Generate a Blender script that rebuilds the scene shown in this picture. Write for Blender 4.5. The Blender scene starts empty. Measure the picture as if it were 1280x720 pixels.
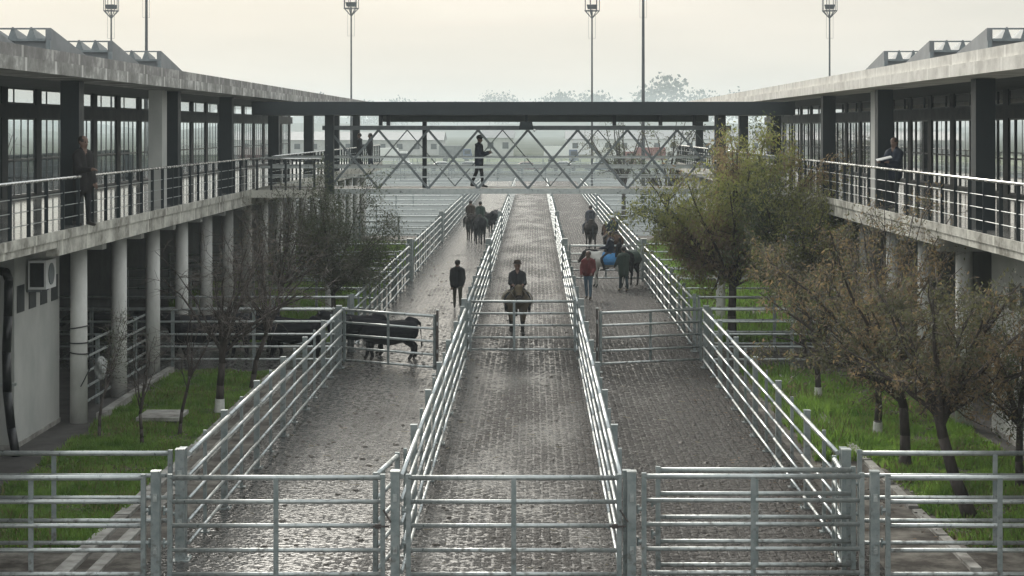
import bpy, bmesh, math, random
import numpy as np
from mathutils import Vector, Matrix

# ------------------------------------------------------------------ camera, sky, sun, exposure
scene = bpy.context.scene
F = 2250.0                      # focal length in pixels of a 1280 wide frame
EYE = 6.3                       # the camera stands on a footbridge, 6.3 m above the lanes
camd = bpy.data.cameras.new("camera")
cam = bpy.data.objects.new("camera", camd)
scene.collection.objects.link(cam)
cam.location = (0, 0, EYE)
cam.rotation_euler = (math.radians(90), 0, 0)
camd.sensor_fit = 'HORIZONTAL'
camd.sensor_width = 36.0
camd.lens = 36.0 * F / 1280.0
camd.shift_x = -28.0 / 1280.0
camd.shift_y = -199.0 / 1280.0
camd.clip_start = 0.5
camd.clip_end = 9000
scene.camera = cam

SUN_EL, SUN_AZ = math.radians(29), math.radians(-20)     # ahead of the camera, a little to the left
world = bpy.data.worlds.new("World")
scene.world = world
world.use_nodes = True
wn, wl = world.node_tree.nodes, world.node_tree.links
bg = wn["Background"]
sky = wn.new("ShaderNodeTexSky")
sky.sky_type = 'NISHITA'
sky.sun_disc = False
sky.sun_elevation = SUN_EL
sky.sun_rotation = SUN_AZ
sky.air_density = 1.0
sky.dust_density = 6.0
sky.ozone_density = 1.0
tc = wn.new("ShaderNodeTexCoord")
mp = wn.new("ShaderNodeMapping"); mp.inputs['Scale'].default_value = (1.5, 1.5, 9)
cn = wn.new("ShaderNodeTexNoise"); cn.inputs['Scale'].default_value = 2.2; cn.inputs['Detail'].default_value = 5
cr = wn.new("ShaderNodeValToRGB")                        # the thin overcast: warm and cool grey cloud
cr.color_ramp.elements[0].position = 0.35; cr.color_ramp.elements[0].color = (6.7, 6.45, 5.8, 1)
cr.color_ramp.elements[1].position = 0.65; cr.color_ramp.elements[1].color = (8.0, 7.5, 6.65, 1)
mx = wn.new("ShaderNodeMixRGB"); mx.inputs[0].default_value = 0.9
wl.new(tc.outputs['Generated'], mp.inputs[0]); wl.new(mp.outputs[0], cn.inputs['Vector'])
wl.new(cn.outputs['Fac'], cr.inputs[0])
sepw = wn.new("ShaderNodeSeparateXYZ"); wl.new(tc.outputs['Generated'], sepw.inputs[0])
hi = wn.new("ShaderNodeMapRange"); hi.interpolation_type = 'SMOOTHSTEP'        # cooler, thicker cloud overhead
hi.inputs['From Min'].default_value = 0.12; hi.inputs['From Max'].default_value = 0.75
wl.new(sepw.outputs['Z'], hi.inputs['Value'])
mz = wn.new("ShaderNodeMixRGB"); mz.inputs[2].default_value = (10.5, 11.2, 11.6, 1)
wl.new(hi.outputs[0], mz.inputs[0]); wl.new(cr.outputs[0], mz.inputs[1])
bk = wn.new("ShaderNodeMapRange"); bk.interpolation_type = 'SMOOTHSTEP'        # the half of the sky away from the sun is duller
bk.inputs['From Min'].default_value = 0.75; bk.inputs['From Max'].default_value = -0.6
bk.inputs['To Min'].default_value = 0.0; bk.inputs['To Max'].default_value = 1.0
wl.new(sepw.outputs['Y'], bk.inputs['Value'])
mb_ = wn.new("ShaderNodeMixRGB"); mb_.inputs[2].default_value = (9.6, 9.9, 9.7, 1)
wl.new(bk.outputs[0], mb_.inputs[0]); wl.new(mz.outputs[0], mb_.inputs[1])
# the veiled sun brightens the cloud around it (above the picture)
sdir = wn.new("ShaderNodeVectorMath"); sdir.operation = 'DOT_PRODUCT'
sdir.inputs[1].default_value = (math.sin(SUN_AZ) * math.cos(SUN_EL), math.cos(SUN_AZ) * math.cos(SUN_EL), math.sin(SUN_EL))
wl.new(tc.outputs['Generated'], sdir.inputs[0])
au = wn.new("ShaderNodeMapRange"); au.interpolation_type = 'SMOOTHERSTEP'
au.inputs['From Min'].default_value = math.cos(math.radians(26)); au.inputs['From Max'].default_value = 1.0
wl.new(sdir.outputs['Value'], au.inputs['Value'])
ma = wn.new("ShaderNodeMixRGB"); ma.inputs[2].default_value = (62, 60, 55, 1)
wl.new(au.outputs[0], ma.inputs[0]); wl.new(mb_.outputs[0], ma.inputs[1])
wl.new(sky.outputs[0], mx.inputs[1]); wl.new(ma.outputs[0], mx.inputs[2]); wl.new(mx.outputs[0], bg.inputs[0])
bg.inputs[1].default_value = 0.13

sund = bpy.data.lights.new("sun", 'SUN')
sund.energy = 1.7
sund.angle = math.radians(12)
sund.color = (1.0, 0.95, 0.86)
sun = bpy.data.objects.new("sun", sund)
scene.collection.objects.link(sun)
dirv = Vector((math.sin(SUN_AZ) * math.cos(SUN_EL), math.cos(SUN_AZ) * math.cos(SUN_EL), math.sin(SUN_EL)))
sun.rotation_euler = dirv.to_track_quat('Z', 'Y').to_euler()

scene.view_settings.view_transform = 'Standard'
scene.view_settings.look = 'None'
scene.view_settings.gamma = 1.0
scene.view_settings.exposure = -0.14
scene.view_settings.use_curve_mapping = False
scene.cycles.volume_bounces = 2
scene.cycles.max_bounces = 8
scene.cycles.transparent_max_bounces = 16

# ------------------------------------------------------------------ helpers
COL = scene.collection
ORG = {}
rng = random.Random(7)


class MB:
    """collects shapes (world coordinates) and links them as ONE mesh object"""
    def __init__(self):
        self.v, self.f, self.m = [], [], []

    def poly(self, pts, mi=0):
        b = len(self.v)
        self.v += [tuple(p) for p in pts]
        self.f.append(tuple(range(b, b + len(pts)))); self.m.append(mi)

    def hexa(self, c, mi=0):        # eight corners, bottom ring then top ring
        b = len(self.v)
        self.v += [tuple(p) for p in c]
        for q in ((3, 2, 1, 0), (4, 5, 6, 7), (0, 1, 5, 4), (1, 2, 6, 5), (2, 3, 7, 6), (3, 0, 4, 7)):
            self.f.append(tuple(b + i for i in q)); self.m.append(mi)

    def box(self, x0, x1, y0, y1, z0, z1, mi=0):
        if x0 > x1: x0, x1 = x1, x0
        if y0 > y1: y0, y1 = y1, y0
        self.hexa([(x0, y0, z0), (x1, y0, z0), (x1, y1, z0), (x0, y1, z0),
                   (x0, y0, z1), (x1, y0, z1), (x1, y1, z1), (x0, y1, z1)], mi)

    def tube(self, p0, p1, r0, r1=None, n=8, mi=0, caps=True):
        r1 = r0 if r1 is None else r1
        p0, p1 = Vector(p0), Vector(p1)
        d = p1 - p0
        if d.length < 1e-6: return
        d.normalize()
        a = d.orthogonal().normalized(); c = d.cross(a)
        b = len(self.v)
        for p, r in ((p0, r0), (p1, r1)):
            for i in range(n):
                t = 2 * math.pi * i / n
                self.v.append(tuple(p + (a * math.cos(t) + c * math.sin(t)) * r))
        for i in range(n):
            j = (i + 1) % n
            self.f.append((b + i, b + j, b + n + j, b + n + i)); self.m.append(mi)
        if caps:
            self.f.append(tuple(b + i for i in reversed(range(n)))); self.m.append(mi)
            self.f.append(tuple(b + n + i for i in range(n))); self.m.append(mi)

    def bar(self, p0, p1, w, h, mi=0):      # square section bar, w sideways, h upwards
        p0, p1 = Vector(p0), Vector(p1)
        d = (p1 - p0).normalized()
        up = Vector((0, 0, 1)) if abs(d.z) < 0.95 else Vector((0, 1, 0))
        s = d.cross(up).normalized(); u = s.cross(d)
        q = [(-1, -1), (1, -1), (1, 1), (-1, 1)]
        self.hexa([p0 + s * (w / 2 * i) + u * (h / 2 * j) for i, j in q] +
                  [p1 + s * (w / 2 * i) + u * (h / 2 * j) for i, j in q], mi)

    def path(self, pts, r, n=8, mi=0):
        for a, b in zip(pts[:-1], pts[1:]): self.tube(a, b, r, n=n, mi=mi)

    def ball(self, c, r, n=10, mi=0, sc=(1, 1, 1)):
        b = len(self.v); k = max(4, n // 2)
        for i in range(k + 1):
            a = math.pi * i / k
            for j in range(n):
                t = 2 * math.pi * j / n
                self.v.append((c[0] + r * sc[0] * math.sin(a) * math.cos(t), c[1] + r * sc[1] * math.sin(a) * math.sin(t),
                               c[2] - r * sc[2] * math.cos(a)))
        for i in range(k):
            for j in range(n):
                jj = (j + 1) % n
                self.f.append((b + i * n + j, b + i * n + jj, b + (i + 1) * n + jj, b + (i + 1) * n + j)); self.m.append(mi)

    def build(self, name, mats, parent=None, smooth=False, org=None):
        me = bpy.data.meshes.new(name)
        o0 = Vector((0, 0, 0))
        if parent is not None: o0 = ORG.get(parent.name, o0)
        elif org is not None: o0 = Vector(org)
        vs = [(x - o0.x, y - o0.y, z - o0.z) for x, y, z in self.v]
        me.from_pydata(vs, [], self.f)
        mats = mats if isinstance(mats, (list, tuple)) else [mats]
        for m in mats: me.materials.append(m)
        if len(mats) > 1: me.polygons.foreach_set("material_index", self.m)
        if smooth:
            me.polygons.foreach_set("use_smooth", [True] * len(me.polygons))
        me.update()
        o = bpy.data.objects.new(name, me)
        COL.objects.link(o)
        if parent is not None: o.parent = parent
        else: o.location = o0
        ORG[o.name] = o0
        return o


def tag(o, label=None, cat=None, group=None, kind=None):
    if label: o["label"] = label
    if cat: o["category"] = cat
    if group: o["group"] = group
    if kind: o["kind"] = kind
    return o


def thing(name, label, cat, loc=(0, 0, 0), rz=0.0, group=None):
    o = bpy.data.objects.new(name, None)
    COL.objects.link(o)
    o.empty_display_size = 0.2
    o.location = loc; o.rotation_euler = (0, 0, rz)
    ORG[o.name] = Vector(loc)
    return tag(o, label, cat, group)


def copy_child(src, parent, name=None, loc=None):
    c = src.copy(); COL.objects.link(c); c.parent = parent
    if loc is not None: c.location = loc
    return c


def copy_tree(o, parent=None):
    c = o.copy(); COL.objects.link(c); c.parent = parent
    for ch in list(o.children): copy_tree(ch, c)
    return c


def mat(name, c1, c2=None, rough=0.6, rough2=None, metal=0.0, scale=4.0, bump=0.0, bscale=40.0, spec=0.5, stretch=(1, 1, 1), lo=0.35, hi=0.65, detail=6):
    m = bpy.data.materials.new(name); m.use_nodes = True
    nt = m.node_tree; n, l = nt.nodes, nt.links
    b = n["Principled BSDF"]
    b.inputs['Metallic'].default_value = metal
    b.inputs['Specular IOR Level'].default_value = spec
    b.inputs['Roughness'].default_value = rough
    b.inputs['Base Color'].default_value = (*c1, 1)
    geo = n.new("ShaderNodeNewGeometry")
    mpn = n.new("ShaderNodeMapping"); mpn.inputs['Scale'].default_value = stretch
    l.new(geo.outputs['Position'], mpn.inputs[0])
    if c2 is not None:
        t = n.new("ShaderNodeTexNoise"); t.inputs['Scale'].default_value = scale; t.inputs['Detail'].default_value = detail
        t.inputs['Roughness'].default_value = 0.65
        l.new(mpn.outputs[0], t.inputs['Vector'])
        r = n.new("ShaderNodeValToRGB")
        r.color_ramp.elements[0].position = lo; r.color_ramp.elements[0].color = (*c1, 1)
        r.color_ramp.elements[1].position = hi; r.color_ramp.elements[1].color = (*c2, 1)
        l.new(t.outputs['Fac'], r.inputs[0]); l.new(r.outputs[0], b.inputs['Base Color'])
        if rough2 is not None:
            mr = n.new("ShaderNodeMapRange")
            mr.inputs['From Min'].default_value = lo; mr.inputs['From Max'].default_value = hi
            mr.inputs['To Min'].default_value = rough; mr.inputs['To Max'].default_value = rough2
            l.new(t.outputs['Fac'], mr.inputs['Value']); l.new(mr.outputs[0], b.inputs['Roughness'])
    if bump > 0:
        t2 = n.new("ShaderNodeTexNoise"); t2.inputs['Scale'].default_value = bscale; t2.inputs['Detail'].default_value = 4
        l.new(mpn.outputs[0], t2.inputs['Vector'])
        bp = n.new("ShaderNodeBump"); bp.inputs['Strength'].default_value = bump; bp.inputs['Distance'].default_value = 0.02
        l.new(t2.outputs['Fac'], bp.inputs['Height']); l.new(bp.outputs[0], b.inputs['Normal'])
    return m


M = {}
M['galv'] = mat('galvanised_steel', (0.38, 0.41, 0.41), (0.54, 0.57, 0.56), rough=0.26, rough2=0.45, metal=0.6, scale=7, bump=0.06, bscale=60)
M['rail_bright'] = mat('bright_galvanised_pipe', (0.40, 0.43, 0.43), (0.56, 0.585, 0.58), rough=0.27, rough2=0.48, metal=0.85, scale=6, bump=0.05, bscale=50)
M['galv_post'] = mat('galvanised_post', (0.20, 0.24, 0.24), (0.34, 0.37, 0.37), rough=0.4, rough2=0.6, metal=0.4, scale=5, bump=0.08, bscale=50)
M['rust'] = mat('rusty_dark_steel', (0.05, 0.045, 0.045), (0.10, 0.08, 0.07), rough=0.6, rough2=0.8, scale=14)
M['steel_grey'] = mat('painted_steel_grey', (0.14, 0.16, 0.17), (0.22, 0.245, 0.25), rough=0.45, rough2=0.65, metal=0.1, scale=4)
M['steel_dark'] = mat('painted_steel_dark', (0.010, 0.017, 0.021), (0.018, 0.027, 0.031), rough=0.45, rough2=0.6, scale=3)
M['beam_green'] = mat('greenish_steel_girder', (0.06, 0.08, 0.075), (0.09, 0.11, 0.10), rough=0.5, rough2=0.7, scale=3)
M['chrome'] = mat('polished_handrail', (0.62, 0.63, 0.62), (0.75, 0.75, 0.73), rough=0.18, rough2=0.32, metal=0.85, scale=5)
M['mast'] = mat('mast_steel', (0.045, 0.05, 0.055), (0.075, 0.08, 0.085), rough=0.5, metal=0.3, scale=2)
M['col'] = mat('painted_concrete_column', (0.58, 0.58, 0.55), (0.74, 0.74, 0.71), rough=0.7, scale=2.5, bump=0.1, bscale=18, stretch=(1, 1, .5))
M['wall'] = mat('rendered_wall_grey', (0.40, 0.41, 0.39), (0.50, 0.50, 0.475), rough=0.8, scale=1.3, bump=0.12, bscale=30, stretch=(1, 1, .6))
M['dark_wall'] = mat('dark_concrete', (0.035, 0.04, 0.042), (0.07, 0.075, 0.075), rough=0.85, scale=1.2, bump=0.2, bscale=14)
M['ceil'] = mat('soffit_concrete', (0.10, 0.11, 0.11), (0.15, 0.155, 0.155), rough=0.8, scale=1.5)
M['roofdeck'] = mat('roof_sheet', (0.16, 0.17, 0.175), (0.22, 0.23, 0.235), rough=0.6, scale=1.5)
M['pier'] = mat('window_pier_paint', (0.014, 0.02, 0.024), (0.025, 0.033, 0.037), rough=0.5, rough2=0.65, scale=2)
M['frame'] = mat('window_frame_metal', (0.02, 0.027, 0.031), (0.04, 0.048, 0.052), rough=0.4, metal=0.2, scale=5)
M['tile'] = mat('polished_floor_tile', (0.34, 0.34, 0.32), (0.42, 0.415, 0.39), rough=0.05, rough2=0.12, scale=1.5, spec=0.9)
M['white'] = mat('white_paint', (0.72, 0.73, 0.72), (0.8, 0.8, 0.79), rough=0.5, scale=6)
M['whitewash'] = mat('lime_whitewash', (0.55, 0.55, 0.52), (0.72, 0.72, 0.69), rough=0.9, scale=14, bump=0.3, bscale=30)
M['black'] = mat('black_plastic', (0.012, 0.013, 0.015), (0.025, 0.026, 0.028), rough=0.35, scale=6)
M['kerb'] = mat('kerb_concrete', (0.14, 0.13, 0.115), (0.44, 0.43, 0.40), rough=0.8, scale=2.2, detail=9, bump=0.3, bscale=25)
M['bark'] = mat('tree_bark', (0.035, 0.028, 0.024), (0.075, 0.062, 0.054), rough=0.9, scale=9, bump=0.6, bscale=30, stretch=(1, 1, .3))
M['bark_pale'] = mat('bare_twig_bark', (0.10, 0.085, 0.075), (0.22, 0.19, 0.17), rough=0.85, scale=6)
M['leaf_olive'] = mat('leaf_olive', (0.14, 0.148, 0.055), (0.24, 0.235, 0.10), rough=0.6, scale=2.2)
M['leaf_green'] = mat('leaf_grey_green', (0.045, 0.06, 0.035), (0.085, 0.10, 0.055), rough=0.6, scale=2.0)
M['leaf_grey'] = mat('leaf_grey', (0.07, 0.075, 0.055), (0.13, 0.13, 0.10), rough=.7, scale=2.5)
M['leaf_brown'] = mat('leaf_withered_brown', (0.13, 0.095, 0.068), (0.24, 0.17, 0.12), rough=0.7, scale=2.5)
M['leaf_dark'] = mat('leaf_dark_olive', (0.065, 0.065, 0.046), (0.13, 0.125, 0.085), rough=0.65, scale=2.5)
M['grass'] = mat('grass_blades', (0.08, 0.155, 0.03), (0.19, 0.285, 0.07), rough=0.55, scale=1.6)
M['weed'] = mat('dry_weed', (0.15, 0.14, 0.05), (0.24, 0.21, 0.09), rough=.7, scale=2)
M['soil_green'] = mat('grass_root_soil', (0.05, 0.055, 0.025), (0.085, 0.095, 0.04), rough=0.9, scale=3, bump=0.6, bscale=12)

def translucent(m, f):
    """thin leaves let part of the light through"""
    nt = m.node_tree; n, l = nt.nodes, nt.links
    b = n["Principled BSDF"]; t = n.new("ShaderNodeBsdfTranslucent"); x = n.new("ShaderNodeMixShader"); x.inputs[0].default_value = f
    src = b.inputs['Base Color'].links[0].from_socket
    br_ = n.new("ShaderNodeMixRGB"); br_.blend_type = 'MULTIPLY'; br_.inputs[0].default_value = 1; br_.inputs[2].default_value = (1.6, 1.7, 1.2, 1)
    l.new(src, br_.inputs[1]); l.new(br_.outputs[0], t.inputs[0])
    l.new(b.outputs[0], x.inputs[1]); l.new(t.outputs[0], x.inputs[2]); l.new(x.outputs[0], n["Material Output"].inputs[0])


for k_ in ('leaf_olive', 'leaf_green', 'leaf_brown', 'leaf_dark', 'leaf_grey', 'grass'): translucent(M[k_], .45)


def mud_splash(m):
    """dried mud and rust specks, thicker low down where hooves throw it"""
    nt = m.node_tree; n, l = nt.nodes, nt.links
    b = n["Principled BSDF"]
    geo = n.new("ShaderNodeNewGeometry"); sep = n.new("ShaderNodeSeparateXYZ"); l.new(geo.outputs['Position'], sep.inputs[0])
    t = n.new("ShaderNodeTexNoise"); t.inputs['Scale'].default_value = 11; t.inputs['Detail'].default_value = 9; l.new(geo.outputs['Position'], t.inputs['Vector'])
    z = n.new("ShaderNodeMapRange"); z.inputs['From Max'].default_value = 1.5; z.inputs['To Min'].default_value = .06; z.inputs['To Max'].default_value = -.10
    l.new(sep.outputs['Z'], z.inputs['Value'])
    ad = n.new("ShaderNodeMath"); ad.operation = 'ADD'; l.new(t.outputs['Fac'], ad.inputs[0]); l.new(z.outputs[0], ad.inputs[1])
    f = n.new("ShaderNodeMapRange"); f.inputs['From Min'].default_value = .52; f.inputs['From Max'].default_value = .80; l.new(ad.outputs[0], f.inputs['Value'])
    mxx = n.new("ShaderNodeMixRGB"); mxx.inputs[2].default_value = (.075, .06, .048, 1)
    src = b.inputs['Base Color'].links[0].from_socket
    l.new(f.outputs[0], mxx.inputs[0]); l.new(src, mxx.inputs[1]); l.new(mxx.outputs[0], b.inputs['Base Color'])
    iv = n.new("ShaderNodeMapRange"); iv.inputs['To Min'].default_value = b.inputs['Metallic'].default_value; iv.inputs['To Max'].default_value = 0
    l.new(f.outputs[0], iv.inputs['Value']); l.new(iv.outputs[0], b.inputs['Metallic'])
    mr = n.new("ShaderNodeMixRGB"); mr.inputs[2].default_value = (.8, .8, .8, 1)
    l.new(f.outputs[0], mr.inputs[0]); l.new(b.inputs['Roughness'].links[0].from_socket, mr.inputs[1]); l.new(mr.outputs[0], b.inputs['Roughness'])


for k_ in ('galv', 'galv_post', 'rail_bright'): mud_splash(M[k_])

# clear glass: see-through with a faint reflection
g = bpy.data.materials.new('window_glass'); g.use_nodes = True
gn, gl = g.node_tree.nodes, g.node_tree.links
gn.remove(gn["Principled BSDF"])
tr = gn.new("ShaderNodeBsdfTransparent"); tr.inputs[0].default_value = (0.86, 0.89, 0.89, 1)
gs = gn.new("ShaderNodeBsdfGlossy"); gs.inputs['Roughness'].default_value = 0.03
fr = gn.new("ShaderNodeFresnel"); fr.inputs[0].default_value = 1.35
mxs = gn.new("ShaderNodeMixShader")
gl.new(fr.outputs[0], mxs.inputs[0]); gl.new(tr.outputs[0], mxs.inputs[1]); gl.new(gs.outputs[0], mxs.inputs[2])
gl.new(mxs.outputs[0], gn["Material Output"].inputs[0])
M['glass'] = g


def fascia_material(name, c1, c2, c3):
    """weathered precast edge panels: vertical joints, dark drip streaks, pale worn arrises"""
    m = mat(name, c1, c2, rough=0.8, scale=1.0, bump=0.25, bscale=22)
    nt = m.node_tree; n, l = nt.nodes, nt.links
    b = n["Principled BSDF"]
    geo = n.new("ShaderNodeNewGeometry")
    mp2 = n.new("ShaderNodeMapping"); mp2.inputs['Scale'].default_value = (0.6, 0.55, 0.6)
    l.new(geo.outputs['Position'], mp2.inputs[0])
    st = n.new("ShaderNodeTexNoise"); st.inputs['Scale'].default_value = 2.6; st.inputs['Detail'].default_value = 8; st.inputs['Roughness'].default_value = 0.7
    l.new(mp2.outputs[0], st.inputs['Vector'])
    rp = n.new("ShaderNodeValToRGB")
    e = rp.color_ramp.elements
    e[0].position = 0.38; e[0].color = (*c1, 1)
    e[1].position = 0.66; e[1].color = (*c3, 1)
    k = rp.color_ramp.elements.new(0.52); k.color = (*c2, 1)
    l.new(st.outputs['Fac'], rp.inputs[0])
    sep = n.new("ShaderNodeSeparateXYZ"); l.new(geo.outputs['Position'], sep.inputs[0])
    fm = n.new("ShaderNodeMath"); fm.operation = 'MODULO'; fm.inputs[1].default_value = 1.9
    l.new(sep.outputs['Y'], fm.inputs[0])
    lt = n.new("ShaderNodeMath"); lt.operation = 'LESS_THAN'; lt.inputs[1].default_value = 0.12
    l.new(fm.outputs[0], lt.inputs[0])
    mj = n.new("ShaderNodeMixRGB"); mj.inputs[2].default_value = (*c3, 1)
    ms = n.new("ShaderNodeMath"); ms.operation = 'MULTIPLY'; ms.inputs[1].default_value = 0.8
    l.new(lt.outputs[0], ms.inputs[0]); l.new(ms.outputs[0], mj.inputs[0])
    l.new(rp.outputs[0], mj.inputs[1]); l.new(mj.outputs[0], b.inputs['Base Color'])
    return m


M['fascia_l'] = fascia_material('weathered_fascia', (0.20, 0.195, 0.18), (0.33, 0.325, 0.305), (0.72, 0.71, 0.68))
M['fascia_l2'] = fascia_material('weathered_parapet', (0.19, 0.185, 0.175), (0.27, 0.26, 0.25), (0.55, 0.54, 0.51))
M['fascia_r'] = fascia_material('pale_fascia', (0.48, 0.46, 0.42), (0.62, 0.60, 0.55), (0.74, 0.72, 0.67))
M['slabedge'] = fascia_material('stained_slab_edge', (0.20, 0.19, 0.16), (0.46, 0.45, 0.40), (0.66, 0.65, 0.58))


def paving_material():
    """worn wet brick paving, trodden mud and dung, puddled film of water in patches"""
    m = bpy.data.materials.new('wet_brick_paving'); m.use_nodes = True
    nt = m.node_tree; n, l = nt.nodes, nt.links
    b = n["Principled BSDF"]
    geo = n.new("ShaderNodeNewGeometry")
    rot = n.new("ShaderNodeMapping"); rot.inputs['Rotation'].default_value = (0, 0, math.radians(90))
    l.new(geo.outputs['Position'], rot.inputs[0])
    wob = n.new("ShaderNodeTexNoise"); wob.inputs['Scale'].default_value = 3.0; wob.inputs['Detail'].default_value = 2
    l.new(rot.outputs[0], wob.inputs['Vector'])
    wmix = n.new("ShaderNodeVectorMath"); wmix.operation = 'MULTIPLY_ADD'
    wmix.inputs[1].default_value = (0.05, 0.05, 0); l.new(wob.outputs['Color'], wmix.inputs[0]); l.new(rot.outputs[0], wmix.inputs[2])
    br = n.new("ShaderNodeTexBrick")
    br.inputs['Scale'].default_value = 1.0
    br.inputs['Brick Width'].default_value = 0.30; br.inputs['Row Height'].default_value = 0.145
    br.inputs['Mortar Size'].default_value = 0.028; br.inputs['Mortar Smooth'].default_value = 0.6
    br.inputs['Color1'].default_value = (0.040, 0.035, 0.032, 1); br.inputs['Color2'].default_value = (0.075, 0.067, 0.061, 1)
    br.inputs['Mortar'].default_value = (0.045, 0.04, 0.037, 1)
    l.new(wmix.outputs[0], br.inputs['Vector'])
    # mud cover, streaked along the way the animals walk; heavier, and paler with painted wet sheen, towards -X
    mpp = n.new("ShaderNodeMapping"); mpp.inputs['Scale'].default_value = (0.55, 0.16, 1)
    l.new(geo.outputs['Position'], mpp.inputs[0])
    big = n.new("ShaderNodeTexNoise"); big.inputs['Scale'].default_value = 1.3; big.inputs['Detail'].default_value = 5
    l.new(mpp.outputs[0], big.inputs['Vector'])
    sep = n.new("ShaderNodeSeparateXYZ"); l.new(geo.outputs['Position'], sep.inputs[0])
    gx = n.new("ShaderNodeMapRange"); gx.inputs['From Min'].default_value = -4.5; gx.inputs['From Max'].default_value = 2.5
    gx.inputs['To Min'].default_value = 0.27; gx.inputs['To Max'].default_value = -0.17
    l.new(sep.outputs['X'], gx.inputs['Value'])
    wet = n.new("ShaderNodeMath"); wet.operation = 'ADD'; l.new(big.outputs['Fac'], wet.inputs[0]); l.new(gx.outputs[0], wet.inputs[1])
    wr = n.new("ShaderNodeMapRange"); wr.inputs['From Min'].default_value = 0.38; wr.inputs['From Max'].default_value = 0.66
    l.new(wet.outputs[0], wr.inputs['Value'])
    sp = n.new("ShaderNodeTexNoise"); sp.inputs['Scale'].default_value = 7.5; sp.inputs['Detail'].default_value = 3; sp.inputs['Roughness'].default_value = 0.65
    l.new(geo.outputs['Position'], sp.inputs['Vector'])
    # film of water standing in the hollows: the muddier the lane, the more of it
    thr = n.new("ShaderNodeMapRange"); thr.inputs['To Min'].default_value = 0.41; thr.inputs['To Max'].default_value = 0.485
    l.new(wr.outputs[0], thr.inputs['Value'])
    inv = n.new("ShaderNodeMath"); inv.operation = 'SUBTRACT'; inv.inputs[0].default_value = 1.0; l.new(br.outputs['Fac'], inv.inputs[1])
    ba = n.new("ShaderNodeMapRange"); ba.inputs['To Min'].default_value = 0.10; ba.inputs['To Max'].default_value = 0.045
    l.new(wr.outputs[0], ba.inputs['Value'])                        # mud fills the joints
    lump = n.new("ShaderNodeTexNoise"); lump.inputs['Scale'].default_value = 1.9; lump.inputs['Detail'].default_value = 3
    l.new(geo.outputs['Position'], lump.inputs['Vector'])
    spl = n.new("ShaderNodeMixRGB"); spl.inputs[0].default_value = 0.14
    l.new(sp.outputs['Fac'], spl.inputs[1]); l.new(lump.outputs['Fac'], spl.inputs[2])
    bh = n.new("ShaderNodeMath"); bh.operation = 'MULTIPLY_ADD'     # bricks stand a little proud of the joints
    l.new(inv.outputs[0], bh.inputs[0]); l.new(ba.outputs[0], bh.inputs[1]); l.new(spl.outputs[0], bh.inputs[2])
    hs_ = n.new("ShaderNodeMath"); hs_.operation = 'SUBTRACT'; hs_.inputs[1].default_value = 0.068; l.new(bh.outputs[0], hs_.inputs[0])
    dif = n.new("ShaderNodeMath"); dif.operation = 'SUBTRACT'; l.new(hs_.outputs[0], dif.inputs[0]); l.new(thr.outputs[0], dif.inputs[1])
    film = n.new("ShaderNodeMapRange"); film.inputs['From Min'].default_value = -0.02; film.inputs['From Max'].default_value = 0.025
    film.inputs['To Min'].default_value = 1.0; film.inputs['To Max'].default_value = 0.0
    l.new(dif.outputs[0], film.inputs['Value'])
    spr = n.new("ShaderNodeValToRGB"); spr.color_ramp.elements[0].position = 0.45; spr.color_ramp.elements[1].position = 0.66
    spr.color_ramp.elements[0].color = (0.038, 0.035, 0.032, 1); spr.color_ramp.elements[1].color = (0.20, 0.194, 0.184, 1)  # pale end of the mud: wet sheen of the left lane put into colour
    l.new(sp.outputs['Fac'], spr.inputs[0])
    cm = n.new("ShaderNodeMixRGB"); l.new(wr.outputs[0], cm.inputs[0]); l.new(br.outputs['Color'], cm.inputs[1]); l.new(spr.outputs[0], cm.inputs[2])
    l.new(cm.outputs[0], b.inputs['Base Color'])
    rr = n.new("ShaderNodeMapRange"); rr.inputs['To Min'].default_value = 0.70; rr.inputs['To Max'].default_value = 0.12
    l.new(film.outputs[0], rr.inputs['Value']); l.new(rr.outputs[0], b.inputs['Roughness'])
    sl = n.new("ShaderNodeMapRange"); sl.inputs['To Min'].default_value = 0.18; sl.inputs['To Max'].default_value = 0.6
    l.new(film.outputs[0], sl.inputs['Value']); l.new(sl.outputs[0], b.inputs['Specular IOR Level'])
    top = n.new("ShaderNodeMath"); top.operation = 'MAXIMUM'; top.inputs[1].default_value = 0.0; l.new(dif.outputs[0], top.inputs[0])
    b2 = n.new("ShaderNodeBump"); b2.inputs['Strength'].default_value = 1.0; b2.inputs['Distance'].default_value = 0.30
    l.new(top.outputs[0], b2.inputs['Height'])
    fine = n.new("ShaderNodeTexNoise"); fine.inputs['Scale'].default_value = 13.0; fine.inputs['Detail'].default_value = 2
    l.new(geo.outputs['Position'], fine.inputs['Vector'])
    b3 = n.new("ShaderNodeBump"); b3.inputs['Strength'].default_value = 0.55; b3.inputs['Distance'].default_value = 0.02
    l.new(fine.outputs['Fac'], b3.inputs['Height']); l.new(b2.outputs[0], b3.inputs['Normal']); l.new(b3.outputs[0], b.inputs['Normal'])
    return m


M['paving'] = paving_material()
M['verge'] = mat('trodden_wet_soil', (0.045, 0.038, 0.032), (0.22, 0.205, 0.18), rough=0.7, rough2=0.95, scale=1.6, bump=1.0, bscale=7, lo=.42, hi=.66, detail=9, spec=.15)
M['ground'] = mat('far_fields', (0.07, 0.08, 0.055), (0.12, 0.125, 0.095), rough=1.0, spec=0.0, scale=0.02, bump=0.2, bscale=1)
M['yard'] = mat('pale_concrete_yard', (0.14, 0.155, 0.155), (0.24, 0.255, 0.25), rough=1.0, rough2=1.0, spec=.0, scale=0.12, stretch=(1, 2.5, 1))
M['under'] = mat('undercroft_floor', (0.06, 0.057, 0.053), (0.11, 0.105, 0.10), rough=0.9, scale=1.5, bump=0.4, bscale=10, spec=.15)


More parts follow.
